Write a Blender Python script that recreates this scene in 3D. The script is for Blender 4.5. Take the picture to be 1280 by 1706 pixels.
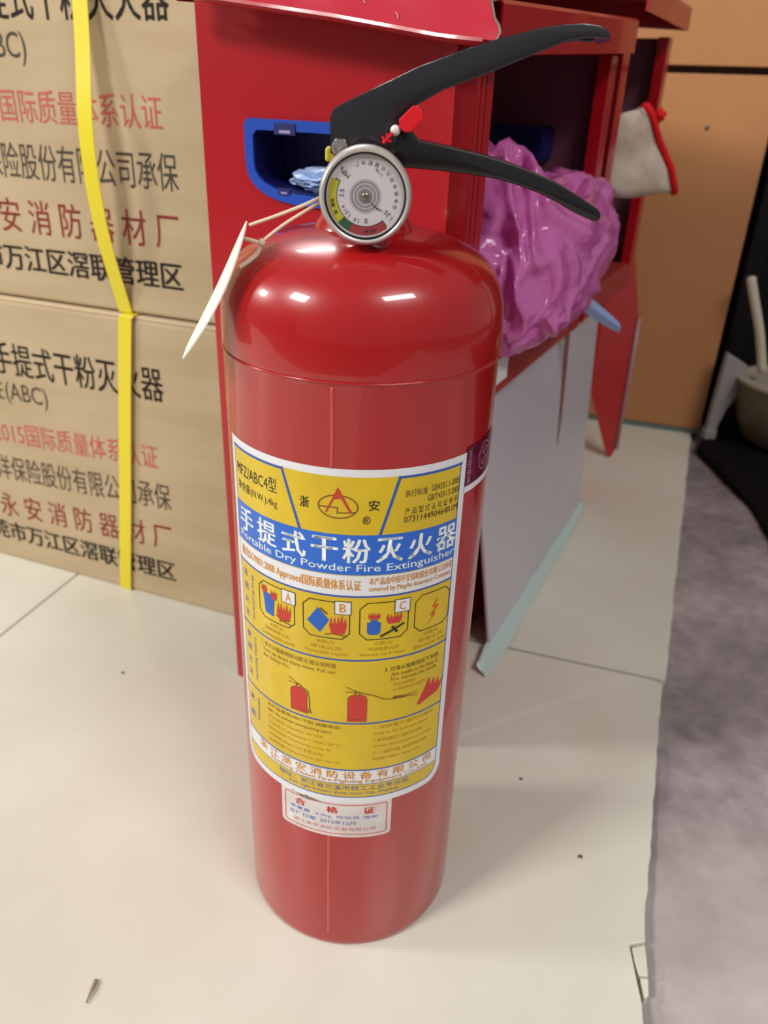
import bpy, bmesh, math, random
from mathutils import Vector, Matrix, noise

# ------------------------------------------------------------------ clear
for o in list(bpy.data.objects):
    bpy.data.objects.remove(o)
S = bpy.context.scene
C = S.collection
random.seed(7)
PI = math.pi
R_ = math.radians

# ------------------------------------------------------------------ camera
cam_d = bpy.data.cameras.new('camera')
cam = bpy.data.objects.new('camera', cam_d)
C.objects.link(cam)
cr = Vector((0.9992, -0.0185, 0.0349)); cf = Vector((0.0326, 0.8843, -0.4658)).normalized()
cr = (cr - cf * cr.dot(cf)).normalized(); cu = cr.cross(cf)
M = Matrix((cr, cu, -cf)).transposed().to_4x4()
M.translation = Vector((0, -0.3692, 0.4629))
cam.matrix_world = M
cam_d.sensor_fit = 'VERTICAL'; cam_d.sensor_height = 36
cam_d.lens = 1312.6 / 1706 * 36
cam_d.clip_start = 0.02; cam_d.clip_end = 50
cam_d.dof.use_dof = True
cam_d.dof.focus_distance = 0.365
cam_d.dof.aperture_fstop = 10.5
S.camera = cam

# ------------------------------------------------------------------ world, lights, exposure
w = bpy.data.worlds.new('world'); S.world = w; w.use_nodes = True
bgn = w.node_tree.nodes['Background']
bgn.inputs[0].default_value = (1.0, 0.97, 0.95, 1); bgn.inputs[1].default_value = 0.25
S.view_settings.view_transform = 'Standard'
S.view_settings.look = 'None'
S.view_settings.exposure = 0.12
S.view_settings.gamma = 1.0
S.view_settings.use_curve_mapping = False

def area(name, loc, target, sx, sy, power, col):
    l = bpy.data.lights.new(name, 'AREA'); l.shape = 'RECTANGLE'; l.size = sx; l.size_y = sy
    l.energy = power; l.color = col
    o = bpy.data.objects.new(name, l); C.objects.link(o); o.location = loc
    d = (Vector(target) - Vector(loc)).normalized()
    o.rotation_euler = d.to_track_quat('-Z', 'Y').to_euler()
    return o
# ceiling and wall lamps of the shop
area('ceiling_lamp_key', (-2.45, -1.50, 2.40), (0, 0, 0.2), 0.80, 0.55, 74, (1.0, 0.98, 0.95))
area('wall_lamp_left', (-2.55, 0.06, 1.42), (0, 0, 0.2), 0.30, 0.26, 24, (1.0, 0.98, 0.95))
area('ceiling_lamp_right', (1.10, -1.48, 2.40), (0, 0, 0.2), 1.1, 0.34, 32, (1.0, 0.97, 0.94))
area('ceiling_lamp_back', (-0.50, 2.20, 2.38), (0, 0, 0.3), 0.75, 0.16, 26, (1.0, 0.97, 0.94))

# ------------------------------------------------------------------ materials
def lin(c):
    return tuple(((x / 255) / 12.92 if x <= 10 else ((x / 255 + 0.055) / 1.055) ** 2.4) for x in c) + (1,)
MATS = {}
def mat(name, col, rough=0.5, metal=0.0, spec=0.5, var=0.0, vscale=20, bump=0.0, bscale=200, coat=0.0,
        alpha=1.0, trans=0.0, stretch=None, col2=None, detail=4):
    if name in MATS: return MATS[name]
    m = bpy.data.materials.new(name); m.use_nodes = True
    nt = m.node_tree; b = nt.nodes['Principled BSDF']
    b.inputs['Base Color'].default_value = lin(col)
    b.inputs['Roughness'].default_value = rough; b.inputs['Metallic'].default_value = metal
    b.inputs['Specular IOR Level'].default_value = spec
    b.inputs['Coat Weight'].default_value = coat; b.inputs['Coat Roughness'].default_value = 0.06
    b.inputs['Alpha'].default_value = alpha
    b.inputs['Transmission Weight'].default_value = trans
    tc = nt.nodes.new('ShaderNodeTexCoord')
    src = tc.outputs['Object']
    if stretch:
        mp = nt.nodes.new('ShaderNodeMapping'); mp.inputs['Scale'].default_value = stretch
        nt.links.new(src, mp.inputs['Vector']); src = mp.outputs['Vector']
    if var > 0 or col2:
        n = nt.nodes.new('ShaderNodeTexNoise'); n.inputs['Scale'].default_value = vscale; n.inputs['Detail'].default_value = detail
        nt.links.new(src, n.inputs['Vector'])
        cr_ = nt.nodes.new('ShaderNodeValToRGB')
        a = lin(col)
        if col2: c2 = lin(col2)
        else: c2 = tuple(x * (1 - var) for x in a[:3]) + (1,)
        cr_.color_ramp.elements[0].position = 0.35; cr_.color_ramp.elements[1].position = 0.68
        cr_.color_ramp.elements[0].color = c2; cr_.color_ramp.elements[1].color = a
        nt.links.new(n.outputs['Fac'], cr_.inputs['Fac']); nt.links.new(cr_.outputs['Color'], b.inputs['Base Color'])
    if bump > 0:
        n2 = nt.nodes.new('ShaderNodeTexNoise'); n2.inputs['Scale'].default_value = bscale; n2.inputs['Detail'].default_value = 3
        nt.links.new(src, n2.inputs['Vector'])
        bp = nt.nodes.new('ShaderNodeBump'); bp.inputs['Strength'].default_value = bump; bp.inputs['Distance'].default_value = 0.001
        nt.links.new(n2.outputs['Fac'], bp.inputs['Height']); nt.links.new(bp.outputs['Normal'], b.inputs['Normal'])
    MATS[name] = m
    return m
RED = mat('red_enamel', (165, 15, 19), 0.30, spec=0.4, coat=0.7, bump=0.03, bscale=60)
SEAM = mat('red_seam_paint', (194, 62, 58), 0.3, coat=0.4)
CABRED = mat('cabinet_red_paint', (166, 11, 25), 0.30, coat=0.3, bump=0.02, bscale=40)
CABEDGE = mat('cabinet_fold_paint', (182, 30, 50), 0.35, coat=0.2)
RAW = mat('torn_raw_metal', (170, 160, 155), 0.35, metal=0.8)
INNER = mat('cabinet_inner_shaded', (112, 62, 78), 0.6)  # the cabinet's red paint, dulled so the colour holds the shade inside
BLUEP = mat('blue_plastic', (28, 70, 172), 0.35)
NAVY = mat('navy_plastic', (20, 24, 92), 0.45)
BLACK = mat('black_paint', (34, 33, 37), 0.26, coat=0.3, bump=0.05, bscale=300)
BLACKR = mat('black_handle_paint', (13, 12, 13), 0.28, coat=0.3)
SILV = mat('nickel', (196, 194, 188), 0.28, metal=1.0)
DARKM = mat('dark_metal', (60, 58, 55), 0.35, metal=0.9)
DIALW = mat('dial_white', (202, 194, 198), 0.5)
COIL = mat('coil_grey', (196, 188, 190), 0.3, metal=0.2)
COILD = mat('coil_dark', (136, 128, 130), 0.35, metal=0.2)
BRASS = mat('brass', (150, 138, 110), 0.3, metal=1.0)
LW = mat('label_white', (222, 222, 226), 0.32, coat=0.2)
LY = mat('label_yellow', (216, 184, 10), 0.30, coat=0.3, col2=(204, 170, 8), vscale=30)
LB = mat('label_blue', (26, 98, 200), 0.32, coat=0.2)
LINE = mat('line_blue', (48, 84, 168), 0.4)
PK = mat('print_black', (34, 30, 26), 0.5)
PBR = mat('print_brown', (122, 78, 20), 0.5)
PFADE = mat('print_faded', (176, 128, 18), 0.5)
POR = mat('print_orange', (208, 138, 30), 0.5)
PRD = mat('print_red', (196, 52, 44), 0.5)
PWH = mat('print_white', (232, 238, 236), 0.5)
PBL = mat('print_blue', (60, 92, 170), 0.5)
ZRED = mat('zone_red', (150, 44, 48), 0.5)
ZGRN = mat('zone_green', (32, 84, 44), 0.5)
ZYEL = mat('zone_yellow', (184, 172, 40), 0.5)
HOLO = mat('hologram_foil', (150, 34, 84), 0.25, metal=0.5, col2=(90, 18, 40), vscale=260)
HOLOW = mat('hologram_print', (196, 120, 150), 0.4)
TILE = mat('tile_glaze', (221, 218, 205), 0.26, spec=0.4, col2=(212, 207, 192), vscale=7, bump=0.02, bscale=90)
GROUT = mat('grout_dark', (74, 66, 56), 0.9)
CARD = mat('cardboard', (188, 168, 136), 0.75, spec=0.2, col2=(178, 157, 124), vscale=6, bump=0.1, bscale=120, stretch=(1, 1, 6))
CARDE = mat('cardboard_edge', (206, 184, 150), 0.8)
CRED = mat('carton_red_ink', (186, 84, 70), 0.7)
CBLK = mat('carton_black_ink', (58, 50, 38), 0.7)
STRAP = mat('yellow_strap', (224, 206, 44), 0.35, bump=0.1, bscale=600)
WBOARD = mat('white_board', (192, 185, 192), 0.30, col2=(184, 177, 184), vscale=5)
REFL = mat('post_reflection', (132, 80, 72), 0.45)
TEAL = mat('teal_film', (200, 220, 214), 0.25, alpha=0.82)
GLOVE = mat('white_cotton', (214, 200, 186), 0.95, spec=0.1, col2=(186, 168, 152), vscale=35, bump=0.6, bscale=700)
HEM = mat('red_knit', (206, 34, 36), 0.9, spec=0.1, bump=0.5, bscale=700)
SKYB = mat('pale_blue_plastic', (176, 200, 240), 0.35)
WOOD = mat('tan_laminate', (188, 132, 84), 0.5, col2=(178, 122, 76), vscale=3, stretch=(1, 1, 0.3))
WOODD = mat('cupboard_carcass', (52, 34, 24), 0.6)
KICK = mat('cupboard_kick', (96, 112, 104), 0.6)
DARK = mat('black_lacquer_and_gloom', (12, 8, 9), 0.7, spec=0.2)
MATB = mat('black_rubber', (12, 9, 10), 0.8, spec=0.15)
GREYL = mat('grey_plastic', (146, 140, 138), 0.5)
BEIGE = mat('beige_wood', (196, 184, 166), 0.6)
OLIVE = mat('olive_plastic', (104, 94, 70), 0.5)
TAGC = mat('tag_card', (238, 232, 224), 0.6)
STRING = mat('string_cotton', (226, 204, 178), 0.9)
SEALR = mat('seal_plastic', (222, 24, 36), 0.3)
YEL = mat('yellow_plug', (206, 194, 60), 0.5)
STRAW = mat('dry_straw', (150, 134, 108), 0.8)
WALLM = mat('wall_paint', (150, 142, 134), 0.85, var=0.1, vscale=3)

def concrete():
    m = bpy.data.materials.new('cement'); m.use_nodes = True
    nt = m.node_tree; b = nt.nodes['Principled BSDF']; b.inputs['Roughness'].default_value = 0.8
    tc = nt.nodes.new('ShaderNodeTexCoord')
    n1 = nt.nodes.new('ShaderNodeTexNoise'); n1.inputs['Scale'].default_value = 5; n1.inputs['Detail'].default_value = 8; n1.inputs['Roughness'].default_value = 0.65
    n2 = nt.nodes.new('ShaderNodeTexNoise'); n2.inputs['Scale'].default_value = 60; n2.inputs['Detail'].default_value = 6
    mx = nt.nodes.new('ShaderNodeMath'); mx.operation = 'MULTIPLY_ADD'; mx.inputs[1].default_value = 0.35
    nt.links.new(tc.outputs['Object'], n1.inputs['Vector']); nt.links.new(tc.outputs['Object'], n2.inputs['Vector'])
    nt.links.new(n2.outputs['Fac'], mx.inputs[0]); nt.links.new(n1.outputs['Fac'], mx.inputs[2])
    cr_ = nt.nodes.new('ShaderNodeValToRGB')
    e = cr_.color_ramp.elements
    e[0].position = 0.42; e[0].color = lin((104, 95, 96)); e[1].position = 0.86; e[1].color = lin((180, 169, 168))
    k = e.new(0.62); k.color = lin((142, 131, 132))
    nt.links.new(mx.outputs[0], cr_.inputs['Fac'])
    # paler towards the front, with a wavy border
    sx = nt.nodes.new('ShaderNodeSeparateXYZ'); nt.links.new(tc.outputs['Object'], sx.inputs[0])
    n3 = nt.nodes.new('ShaderNodeTexNoise'); n3.inputs['Scale'].default_value = 9; n3.inputs['Detail'].default_value = 4; nt.links.new(tc.outputs['Object'], n3.inputs['Vector'])
    m1 = nt.nodes.new('ShaderNodeMath'); m1.operation = 'MULTIPLY_ADD'; m1.inputs[1].default_value = 0.16; nt.links.new(n3.outputs['Fac'], m1.inputs[0]); nt.links.new(sx.outputs['Y'], m1.inputs[2])
    mr = nt.nodes.new('ShaderNodeMapRange'); mr.inputs['From Min'].default_value = 0.125; mr.inputs['From Max'].default_value = 0.055; nt.links.new(m1.outputs[0], mr.inputs['Value'])
    mc = nt.nodes.new('ShaderNodeMix'); mc.data_type = 'RGBA'; mc.blend_type = 'MIX'
    m2 = nt.nodes.new('ShaderNodeMath'); m2.operation = 'MULTIPLY'; m2.inputs[1].default_value = 0.5; nt.links.new(mr.outputs[0], m2.inputs[0]); nt.links.new(m2.outputs[0], mc.inputs['Factor'])
    nt.links.new(cr_.outputs['Color'], mc.inputs['A']); mc.inputs['B'].default_value = lin((200, 190, 184)); nt.links.new(mc.outputs['Result'], b.inputs['Base Color'])
    bp = nt.nodes.new('ShaderNodeBump'); bp.inputs['Strength'].default_value = 0.35; bp.inputs['Distance'].default_value = 0.003
    nt.links.new(mx.outputs[0], bp.inputs['Height']); nt.links.new(bp.outputs['Normal'], b.inputs['Normal'])
    return m
CEM = concrete()

def bagmat():
    m = bpy.data.materials.new('pink_plastic_film'); m.use_nodes = True
    nt = m.node_tree; b = nt.nodes['Principled BSDF']
    b.inputs['Base Color'].default_value = lin((232, 128, 204)); b.inputs['Roughness'].default_value = 0.14
    b.inputs['Coat Weight'].default_value = 0.4
    tr = nt.nodes.new('ShaderNodeBsdfTranslucent'); tr.inputs[0].default_value = lin((232, 96, 190))
    mx = nt.nodes.new('ShaderNodeMixShader'); mx.inputs[0].default_value = 0.35
    tc = nt.nodes.new('ShaderNodeTexCoord')
    n = nt.nodes.new('ShaderNodeTexNoise'); n.inputs['Scale'].default_value = 22; n.inputs['Detail'].default_value = 3; n.inputs['Distortion'].default_value = 1.8
    bp = nt.nodes.new('ShaderNodeBump'); bp.inputs['Strength'].default_value = 0.5; bp.inputs['Distance'].default_value = 0.006
    nt.links.new(tc.outputs['Object'], n.inputs['Vector']); nt.links.new(n.outputs['Fac'], bp.inputs['Height'])
    nt.links.new(bp.outputs['Normal'], b.inputs['Normal'])
    nt.links.new(b.outputs[0], mx.inputs[1]); nt.links.new(tr.outputs[0], mx.inputs[2])
    nt.links.new(mx.outputs[0], nt.nodes['Material Output'].inputs[0])
    return m
BAG = bagmat()

def glassmat():
    m = bpy.data.materials.new('gauge_glass'); m.use_nodes = True
    nt = m.node_tree; nt.nodes.remove(nt.nodes['Principled BSDF'])
    t = nt.nodes.new('ShaderNodeBsdfTransparent'); g = nt.nodes.new('ShaderNodeBsdfGlossy'); g.inputs['Roughness'].default_value = 0.03
    mx = nt.nodes.new('ShaderNodeMixShader')
    mx.inputs[0].default_value = 0.05; nt.links.new(t.outputs[0], mx.inputs[1]); nt.links.new(g.outputs[0], mx.inputs[2])
    nt.links.new(mx.outputs[0], nt.nodes['Material Output'].inputs[0])
    return m
GLASS = glassmat()

# ------------------------------------------------------------------ helpers
def obj(name, bm, m, parent=None, smooth=False, autos=None):
    me = bpy.data.meshes.new(name)
    bm.to_mesh(me); bm.free()
    me.materials.append(m)
    if smooth:
        for p in me.polygons: p.use_smooth = True
        if autos: me.set_sharp_from_angle(angle=R_(autos))
    o = bpy.data.objects.new(name, me); C.objects.link(o)
    if parent: o.parent = parent
    return o
def tag(o, label, cat, group=None):
    o['label'] = label; o['category'] = cat
    if group: o['group'] = group
    return o
def thing(name, label, cat, loc=(0, 0, 0), rz=0, group=None):
    o = bpy.data.objects.new(name, None); C.objects.link(o); o.location = loc; o.rotation_euler = (0, 0, rz)
    o.empty_display_size = 0.02
    return tag(o, label, cat, group)
def struct(name, bm, m, parent=None):
    o = obj(name, bm, m, parent)
    if not parent: o['kind'] = 'structure'
    return o
def nb(): return bmesh.new()
def box(bm, x0, x1, y0, y1, z0, z1, bev=0.0):
    vs = [bm.verts.new((x, y, z)) for z in (z0, z1) for y in (y0, y1) for x in (x0, x1)]
    fs = [(0, 2, 3, 1), (4, 5, 7, 6), (0, 1, 5, 4), (2, 6, 7, 3), (0, 4, 6, 2), (1, 3, 7, 5)]
    ff = [bm.faces.new([vs[i] for i in f]) for f in fs]
    if bev > 0:
        es = list({e for f in ff for e in f.edges})
        bmesh.ops.bevel(bm, geom=es, offset=bev, segments=2, affect='EDGES', profile=0.5)
    return bm
def lathe(bm, prof, n=64, axis='z', cen=(0, 0, 0), cap=True):
    """prof: list of (r, h)"""
    rings = []
    for r, h in prof:
        ring = []
        for i in range(n):
            a = 2 * PI * i / n
            if axis == 'z': p = (r * math.cos(a), r * math.sin(a), h)
            else: p = (r * math.cos(a), h, r * math.sin(a))
            ring.append(bm.verts.new((p[0] + cen[0], p[1] + cen[1], p[2] + cen[2])))
        rings.append(ring)
    for a, b in zip(rings, rings[1:]):
        for i in range(n):
            bm.faces.new((a[i], a[(i + 1) % n], b[(i + 1) % n], b[i]))
    if cap:
        bm.faces.new(rings[0]); bm.faces.new(rings[-1])
    bmesh.ops.recalc_face_normals(bm, faces=bm.faces)
    return bm
def tube(bm, pts, r, n=8, taper=None):
    pts = [Vector(p) for p in pts]; rings = []
    up = Vector((0.123, 0.3, 0.95))
    for i, p in enumerate(pts):
        t = (pts[min(i + 1, len(pts) - 1)] - pts[max(i - 1, 0)]).normalized()
        a = t.cross(up).normalized(); b = t.cross(a)
        rr = taper[i] if taper else r
        rings.append([bm.verts.new(p + (a * math.cos(2 * PI * k / n) + b * math.sin(2 * PI * k / n)) * rr) for k in range(n)])
    for a, b in zip(rings, rings[1:]):
        for i in range(n): bm.faces.new((a[i], a[(i + 1) % n], b[(i + 1) % n], b[i]))
    bm.faces.new(rings[0]); bm.faces.new(rings[-1])
    bmesh.ops.recalc_face_normals(bm, faces=bm.faces)
    return bm
def fill2d(bm, loops):
    """planar region with holes in XY"""
    es = []
    for L in loops:
        vs = [bm.verts.new((x, y, 0)) for x, y in L]
        es += [bm.edges.new((vs[i], vs[(i + 1) % len(vs)])) for i in range(len(vs))]
    bmesh.ops.triangle_fill(bm, use_beauty=True, use_dissolve=False, edges=es, normal=(0, 0, 1))
    for f in bm.faces:
        f.normal_update()
        if f.normal.z < 0: f.normal_flip()
    return bm
def plate(loops, th, M=None, bev=0.0):
    """extruded plate: outline (+ holes) in local XY, thickness 0..th along local Z, placed with M"""
    bm = nb()
    if len(loops) == 1:
        bm.faces.new([bm.verts.new((x, y, 0)) for x, y in loops[0]])
    else:
        fill2d(bm, loops)
    r = bmesh.ops.extrude_face_region(bm, geom=list(bm.faces))
    bmesh.ops.translate(bm, verts=[g for g in r['geom'] if isinstance(g, bmesh.types.BMVert)], vec=(0, 0, th))
    bmesh.ops.recalc_face_normals(bm, faces=bm.faces)
    if bev > 0:
        es = [e for e in bm.edges if len(e.link_faces) == 2 and e.calc_face_angle(0) > R_(40)]
        bmesh.ops.bevel(bm, geom=es, offset=bev, segments=2, affect='EDGES', profile=0.5)
    if M: bm.transform(M)
    return bm
def frame(origin, ax, ay):
    ax = Vector(ax).normalized(); ay = Vector(ay).normalized(); az = ax.cross(ay)
    m = Matrix((ax, ay, az)).transposed().to_4x4(); m.translation = Vector(origin)
    return m
def prism_xz(prof, y0, y1, bev=0.0):
    """profile of (x,z), extruded from y1 down to y0"""
    return plate([prof], y1 - y0, frame((0, y1, 0), (1, 0, 0), (0, 0, 1)), bev)
def smoothpts(pts, n=6):
    """Catmull-Rom through points"""
    out = []; P = [Vector(p) for p in pts]
    for i in range(len(P) - 1):
        p0 = P[max(i - 1, 0)]; p1 = P[i]; p2 = P[i + 1]; p3 = P[min(i + 2, len(P) - 1)]
        for k in range(n):
            t = k / n
            out.append(0.5 * ((2 * p1) + (p2 - p0) * t + (2 * p0 - 5 * p1 + 4 * p2 - p3) * t * t + (3 * p1 - p0 - 3 * p2 + p3) * t ** 3))
    out.append(P[-1])
    return out
def ribbon(path, wdir, width, th):
    """flat band along a path; wdir = direction of the width"""
    bm = nb(); wd = Vector(wdir).normalized(); rows = []
    P = [Vector(p) for p in path]
    for i, p in enumerate(P):
        t = (P[min(i + 1, len(P) - 1)] - P[max(i - 1, 0)]).normalized()
        nn = t.cross(wd).normalized()
        rows.append([bm.verts.new(p + wd * (sx * width / 2) + nn * (sy * th / 2)) for sx, sy in ((-1, -1), (1, -1), (1, 1), (-1, 1))])
    for a, b in zip(rows, rows[1:]):
        for k in range(4): bm.faces.new((a[k], a[(k + 1) % 4], b[(k + 1) % 4], b[k]))
    bm.faces.new(rows[0]); bm.faces.new(rows[-1])
    bmesh.ops.recalc_face_normals(bm, faces=bm.faces)
    return bm

# ---- lettering
def text_bm(body, bold=0.0, res=2, shear=0.0):
    cv = bpy.data.curves.new('t', 'FONT'); cv.body = body; cv.size = 1; cv.resolution_u = res; cv.fill_mode = 'FRONT'
    to = bpy.data.objects.new('t', cv); C.objects.link(to)
    dg = bpy.context.evaluated_depsgraph_get(); dg.update()
    me = bpy.data.meshes.new_from_object(to.evaluated_get(dg))
    bm = nb(); bm.from_mesh(me)
    bpy.data.objects.remove(to); bpy.data.curves.remove(cv); bpy.data.meshes.remove(me)
    for f in bm.faces:
        f.normal_update()
        if f.normal.z < 0: f.normal_flip()
    if bold > 0.004:     # heavier strokes: the outline repeated a hair to each side
        src = list(bm.verts) + list(bm.edges) + list(bm.faces)
        for dx, dy in ((bold, 0), (-bold, 0), (0, bold * 0.8)):
            r = bmesh.ops.duplicate(bm, geom=src)
            bmesh.ops.translate(bm, verts=[g for g in r['geom'] if isinstance(g, bmesh.types.BMVert)], vec=(dx, dy, 0))
    return bm
def fit_bm(bm, u0, u1, v0, v1):
    xs = [v.co.x for v in bm.verts]; ys = [v.co.y for v in bm.verts]
    a, b, c, d = min(xs), max(xs), min(ys), max(ys)
    sx = (u1 - u0) / (b - a); sy = (v1 - v0) / (d - c)
    for v in bm.verts:
        v.co = Vector((u0 + (v.co.x - a) * sx, v0 + (v.co.y - c) * sy, 0))
    return bm
def trect(body, u0, u1, v0, v1, bold=0.0, res=2):
    return fit_bm(text_bm(body, bold, res), u0, u1, v0, v1)
def tpolar(bm, cx, cy, ang, h, center=True):
    """centre a glyph run on (cx,cy), reading direction ang (deg), cap height h"""
    xs = [v.co.x for v in bm.verts]; ys = [v.co.y for v in bm.verts]
    mx, my = (min(xs) + max(xs)) / 2, (min(ys) + max(ys)) / 2
    s = h / (max(ys) - min(ys)); a = R_(ang)
    for v in bm.verts:
        x, y = (v.co.x - mx) * s, (v.co.y - my) * s
        v.co = Vector((cx + x * math.cos(a) - y * math.sin(a), cy + x * math.sin(a) + y * math.cos(a), 0))
    return bm
def poly(bm, pts):
    f = bm.faces.new([bm.verts.new((x, y, 0)) for x, y in pts]); f.normal_update()
    if f.normal.z < 0: f.normal_flip()
    return bm
def stroke(bm, pts, wd, closed=False):
    n = len(pts); P = [Vector((p[0], p[1])) for p in pts]
    rng = range(n if closed else n - 1)
    for i in rng:
        a, b = P[i], P[(i + 1) % n]; d = (b - a)
        if d.length < 1e-9: continue
        d.normalize(); nn = Vector((-d.y, d.x)) * wd / 2; a2 = a - d * wd / 2; b2 = b + d * wd / 2
        poly(bm, [a2 - nn, b2 - nn, b2 + nn, a2 + nn])
    return bm

# ================================================================== FLOOR
ta = R_(-18.5)
T1 = Vector((math.cos(ta), math.sin(ta))); T2 = Vector((-math.sin(ta), math.cos(ta)))
def tp(s, t): return (T1.x * s + T2.x * t, T1.y * s + T2.y * t)
bm = nb(); box(bm, -3.4, 2.6, -2.6, 3.0, -0.06, -0.012)
floor = struct('floor', bm, GROUT)
def tile(pts, m=TILE):
    return obj('tile', plate([pts], 0.0125, Matrix.Translation((0, 0, -0.0125)), 0.0007), m, floor)
g = 0.0012
J0, K0 = -0.395, 0.270      # joint positions
cols = [(J0 - 0.6 * k - 0.6, J0 - 0.6 * k) for k in range(5)]
rows_ = [(K0 - 1.2, K0 - 0.6), (K0 - 0.6, K0), (K0, K0 + 0.63), (K0 + 0.63, K0 + 1.23), (K0 + 1.23, K0 + 1.83), (K0 + 1.83, K0 + 2.43)]
for a, b in cols:
    for c, d in rows_:
        tile([tp(a + g, c + g), tp(b - g, c + g), tp(b - g, d - g), tp(a + g, d - g)])
# right column: ragged outer edge towards the cement
random.seed(3)
def ragged(p0, p1, n, amp):
    out = []
    for i in range(n + 1):
        k = i / n
        j = 0 if i in (0, n) else random.uniform(-amp, amp)
        out.append((p0[0] + (p1[0] - p0[0]) * k + j, p0[1] + (p1[1] - p0[1]) * k))
    return out
def st(p): return (p[0] * T1.x + p[1] * T1.y, p[0] * T2.x + p[1] * T2.y)
# near tile with the broken corner
edge = ragged((0.1545, -0.17), (0.1722, -0.0985), 6, 0.0006)
edge += [(0.1736, -0.0823), (0.1745, -0.073), (0.1754, -0.0626), (0.1863, -0.0605)]
edge += ragged((0.1889, -0.0512), (0.2795, 0.1870), 26, 0.0007)
near = [tp(J0 + g, K0 - 0.6 + g), tp(0.19, K0 - 0.6 + g)] + edge + [tp(0.197, K0 - g), tp(J0 + g, K0 - g)]
tile(near)
# broken-off chips lying in the corner
obj('tile_chip', plate([[(0.1768, -0.0638), (0.1858, -0.0620), (0.1838, -0.0720), (0.1815, -0.0818), (0.1760, -0.0812), (0.1757, -0.0730)]], 0.011, Matrix.Translation((0, 0, -0.0125)), 0.0005), TILE, floor)
obj('tile_chip', plate([[(0.1762, -0.0828), (0.1812, -0.0832), (0.1782, -0.0935), (0.1750, -0.0950)]], 0.0108, Matrix.Translation((0, 0, -0.0125)), 0.0005), TILE, floor)
far_edge = ragged((0.2845, 0.1925), (0.5203, 0.7723), 34, 0.0008)
tile([tp(J0 + g, K0 + g)] + far_edge + [tp(0.246, K0 + 0.63 - g), tp(J0 + g, K0 + 0.63 - g)])
tile([tp(J0 + g, K0 + 0.63 + g), tp(0.25, K0 + 0.63 + g), tp(0.25, K0 + 1.23), tp(J0 + g, K0 + 1.23)])
tile([tp(J0 + g, K0 - 1.2), tp(0.19, K0 - 1.2), tp(0.19, K0 - 0.6 - g), tp(J0 + g, K0 - 0.6 - g)])
# rough cement strip to the right of the tiles
bm = nb(); NX, NY = 70, 130; grid = []
for j in range(NY + 1):
    row = []
    for i in range(NX + 1):
        t = -0.9 + 2.3 * j / NY; s = 0.13 + (1.5 * (i / NX) ** 1.6)
        x, y = tp(s, t)
        z = -0.0075 + 0.004 * noise.noise((x * 9, y * 9, 0)) + 0.0018 * noise.noise((x * 40, y * 40, 3))
        # cement fillet swelling away from the tile edge
        z += 0.010 * math.exp(-((s - 0.36) / 0.09) ** 2) * (0.6 + 0.4 * noise.noise((t * 3, 1, 2)))
        if s < 0.27: z = min(z, -0.0035)
        if y > 0.7: z = min(z, -0.006)
        row.append(bm.verts.new((x, y, z)))
    grid.append(row)
for j in range(NY):
    for i in range(NX): bm.faces.new((grid[j][i], grid[j][i + 1], grid[j + 1][i + 1], grid[j + 1][i]))
o = obj('cement_ground', bm, CEM, None, True); o['kind'] = 'structure'
# walls behind the goods
bm = nb(); box(bm, -3.3, 2.6, 2.9, 3.0, -0.06, 2.7); struct('wall_back', bm, WALLM)
bm = nb(); box(bm, -3.4, -3.3, -2.6, 3.0, -0.06, 2.7); struct('wall_left', bm, WALLM)

# ================================================================== FIRE EXTINGUISHER
R = 0.065
ext = thing('fire_extinguisher', 'red portable fire extinguisher with yellow label standing in the middle of the floor', 'extinguisher')
prof = [(0.0585, 0.0008), (0.0620, 0.0), (0.0640, 0.0008), (0.0648, 0.0028), (R, 0.006)]
prof += [(R, 0.006 + (0.3585 - 0.006) * k / 8) for k in range(1, 9)]
prof += [(0.0652, 0.3592), (0.0654, 0.3600), (0.0650, 0.3607), (0.0652, 0.3616)]
dome = [(0.0653, 0.3616, 0), (0.0654, 0.370, 0), (0.0649, 0.3795, 0), (0.0632, 0.3873, 0), (0.0598, 0.3945, 0), (0.0545, 0.4005, 0), (0.0465, 0.4055, 0), (0.0370, 0.4088, 0), (0.0270, 0.4108, 0), (0.0185, 0.4120, 0)]
prof += [(p.x, p.y) for p in smoothpts(dome, 5)][1:]
body = obj('body', lathe(nb(), prof, 128), RED, ext, True, 60)
# circumferential weld bead and the vertical seam
bm = nb(); n = 160; ring = []
for i in range(n):
    a = 2 * PI * i / n; rr = []
    for k in range(6):
        b = 2 * PI * k / 6; q = 0.0005 + 0.0002 * noise.noise((math.cos(a) * 9, math.sin(a) * 9, 0))
        r0 = 0.0652 + math.cos(b) * q; rr.append(bm.verts.new((r0 * math.cos(a), r0 * math.sin(a), 0.3602 + math.sin(b) * q * 1.3)))
    ring.append(rr)
for i in range(n):
    for k in range(6): bm.faces.new((ring[i][k], ring[(i + 1) % n][k], ring[(i + 1) % n][(k + 1) % 6], ring[i][(k + 1) % 6]))
bmesh.ops.recalc_face_normals(bm, faces=bm.faces)
obj('weld_bead', bm, RED, body, True)
for za, zb_ in ((0.012, 0.0968), (0.3228, 0.3585)):
    pts = []
    for k in range(40):
        z = za + (zb_ - za) * k / 39
        th = R_(-11.2 + (z / 0.36) * 0.9) + 0.005 * noise.noise((z * 40, 0, 5))
        pts.append((0.06480 * math.sin(th), -0.06480 * math.cos(th), z))
    obj('seam', tube(nb(), pts, 0.0009, 6), SEAM, body, True)
obj('neck_collar', lathe(nb(), [(0.0225, 0.4105), (0.0215, 0.4135), (0.0195, 0.4160), (0.0190, 0.4215), (0.0175, 0.4230), (0.012, 0.4230)], 48), RED, ext, True, 40)
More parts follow.
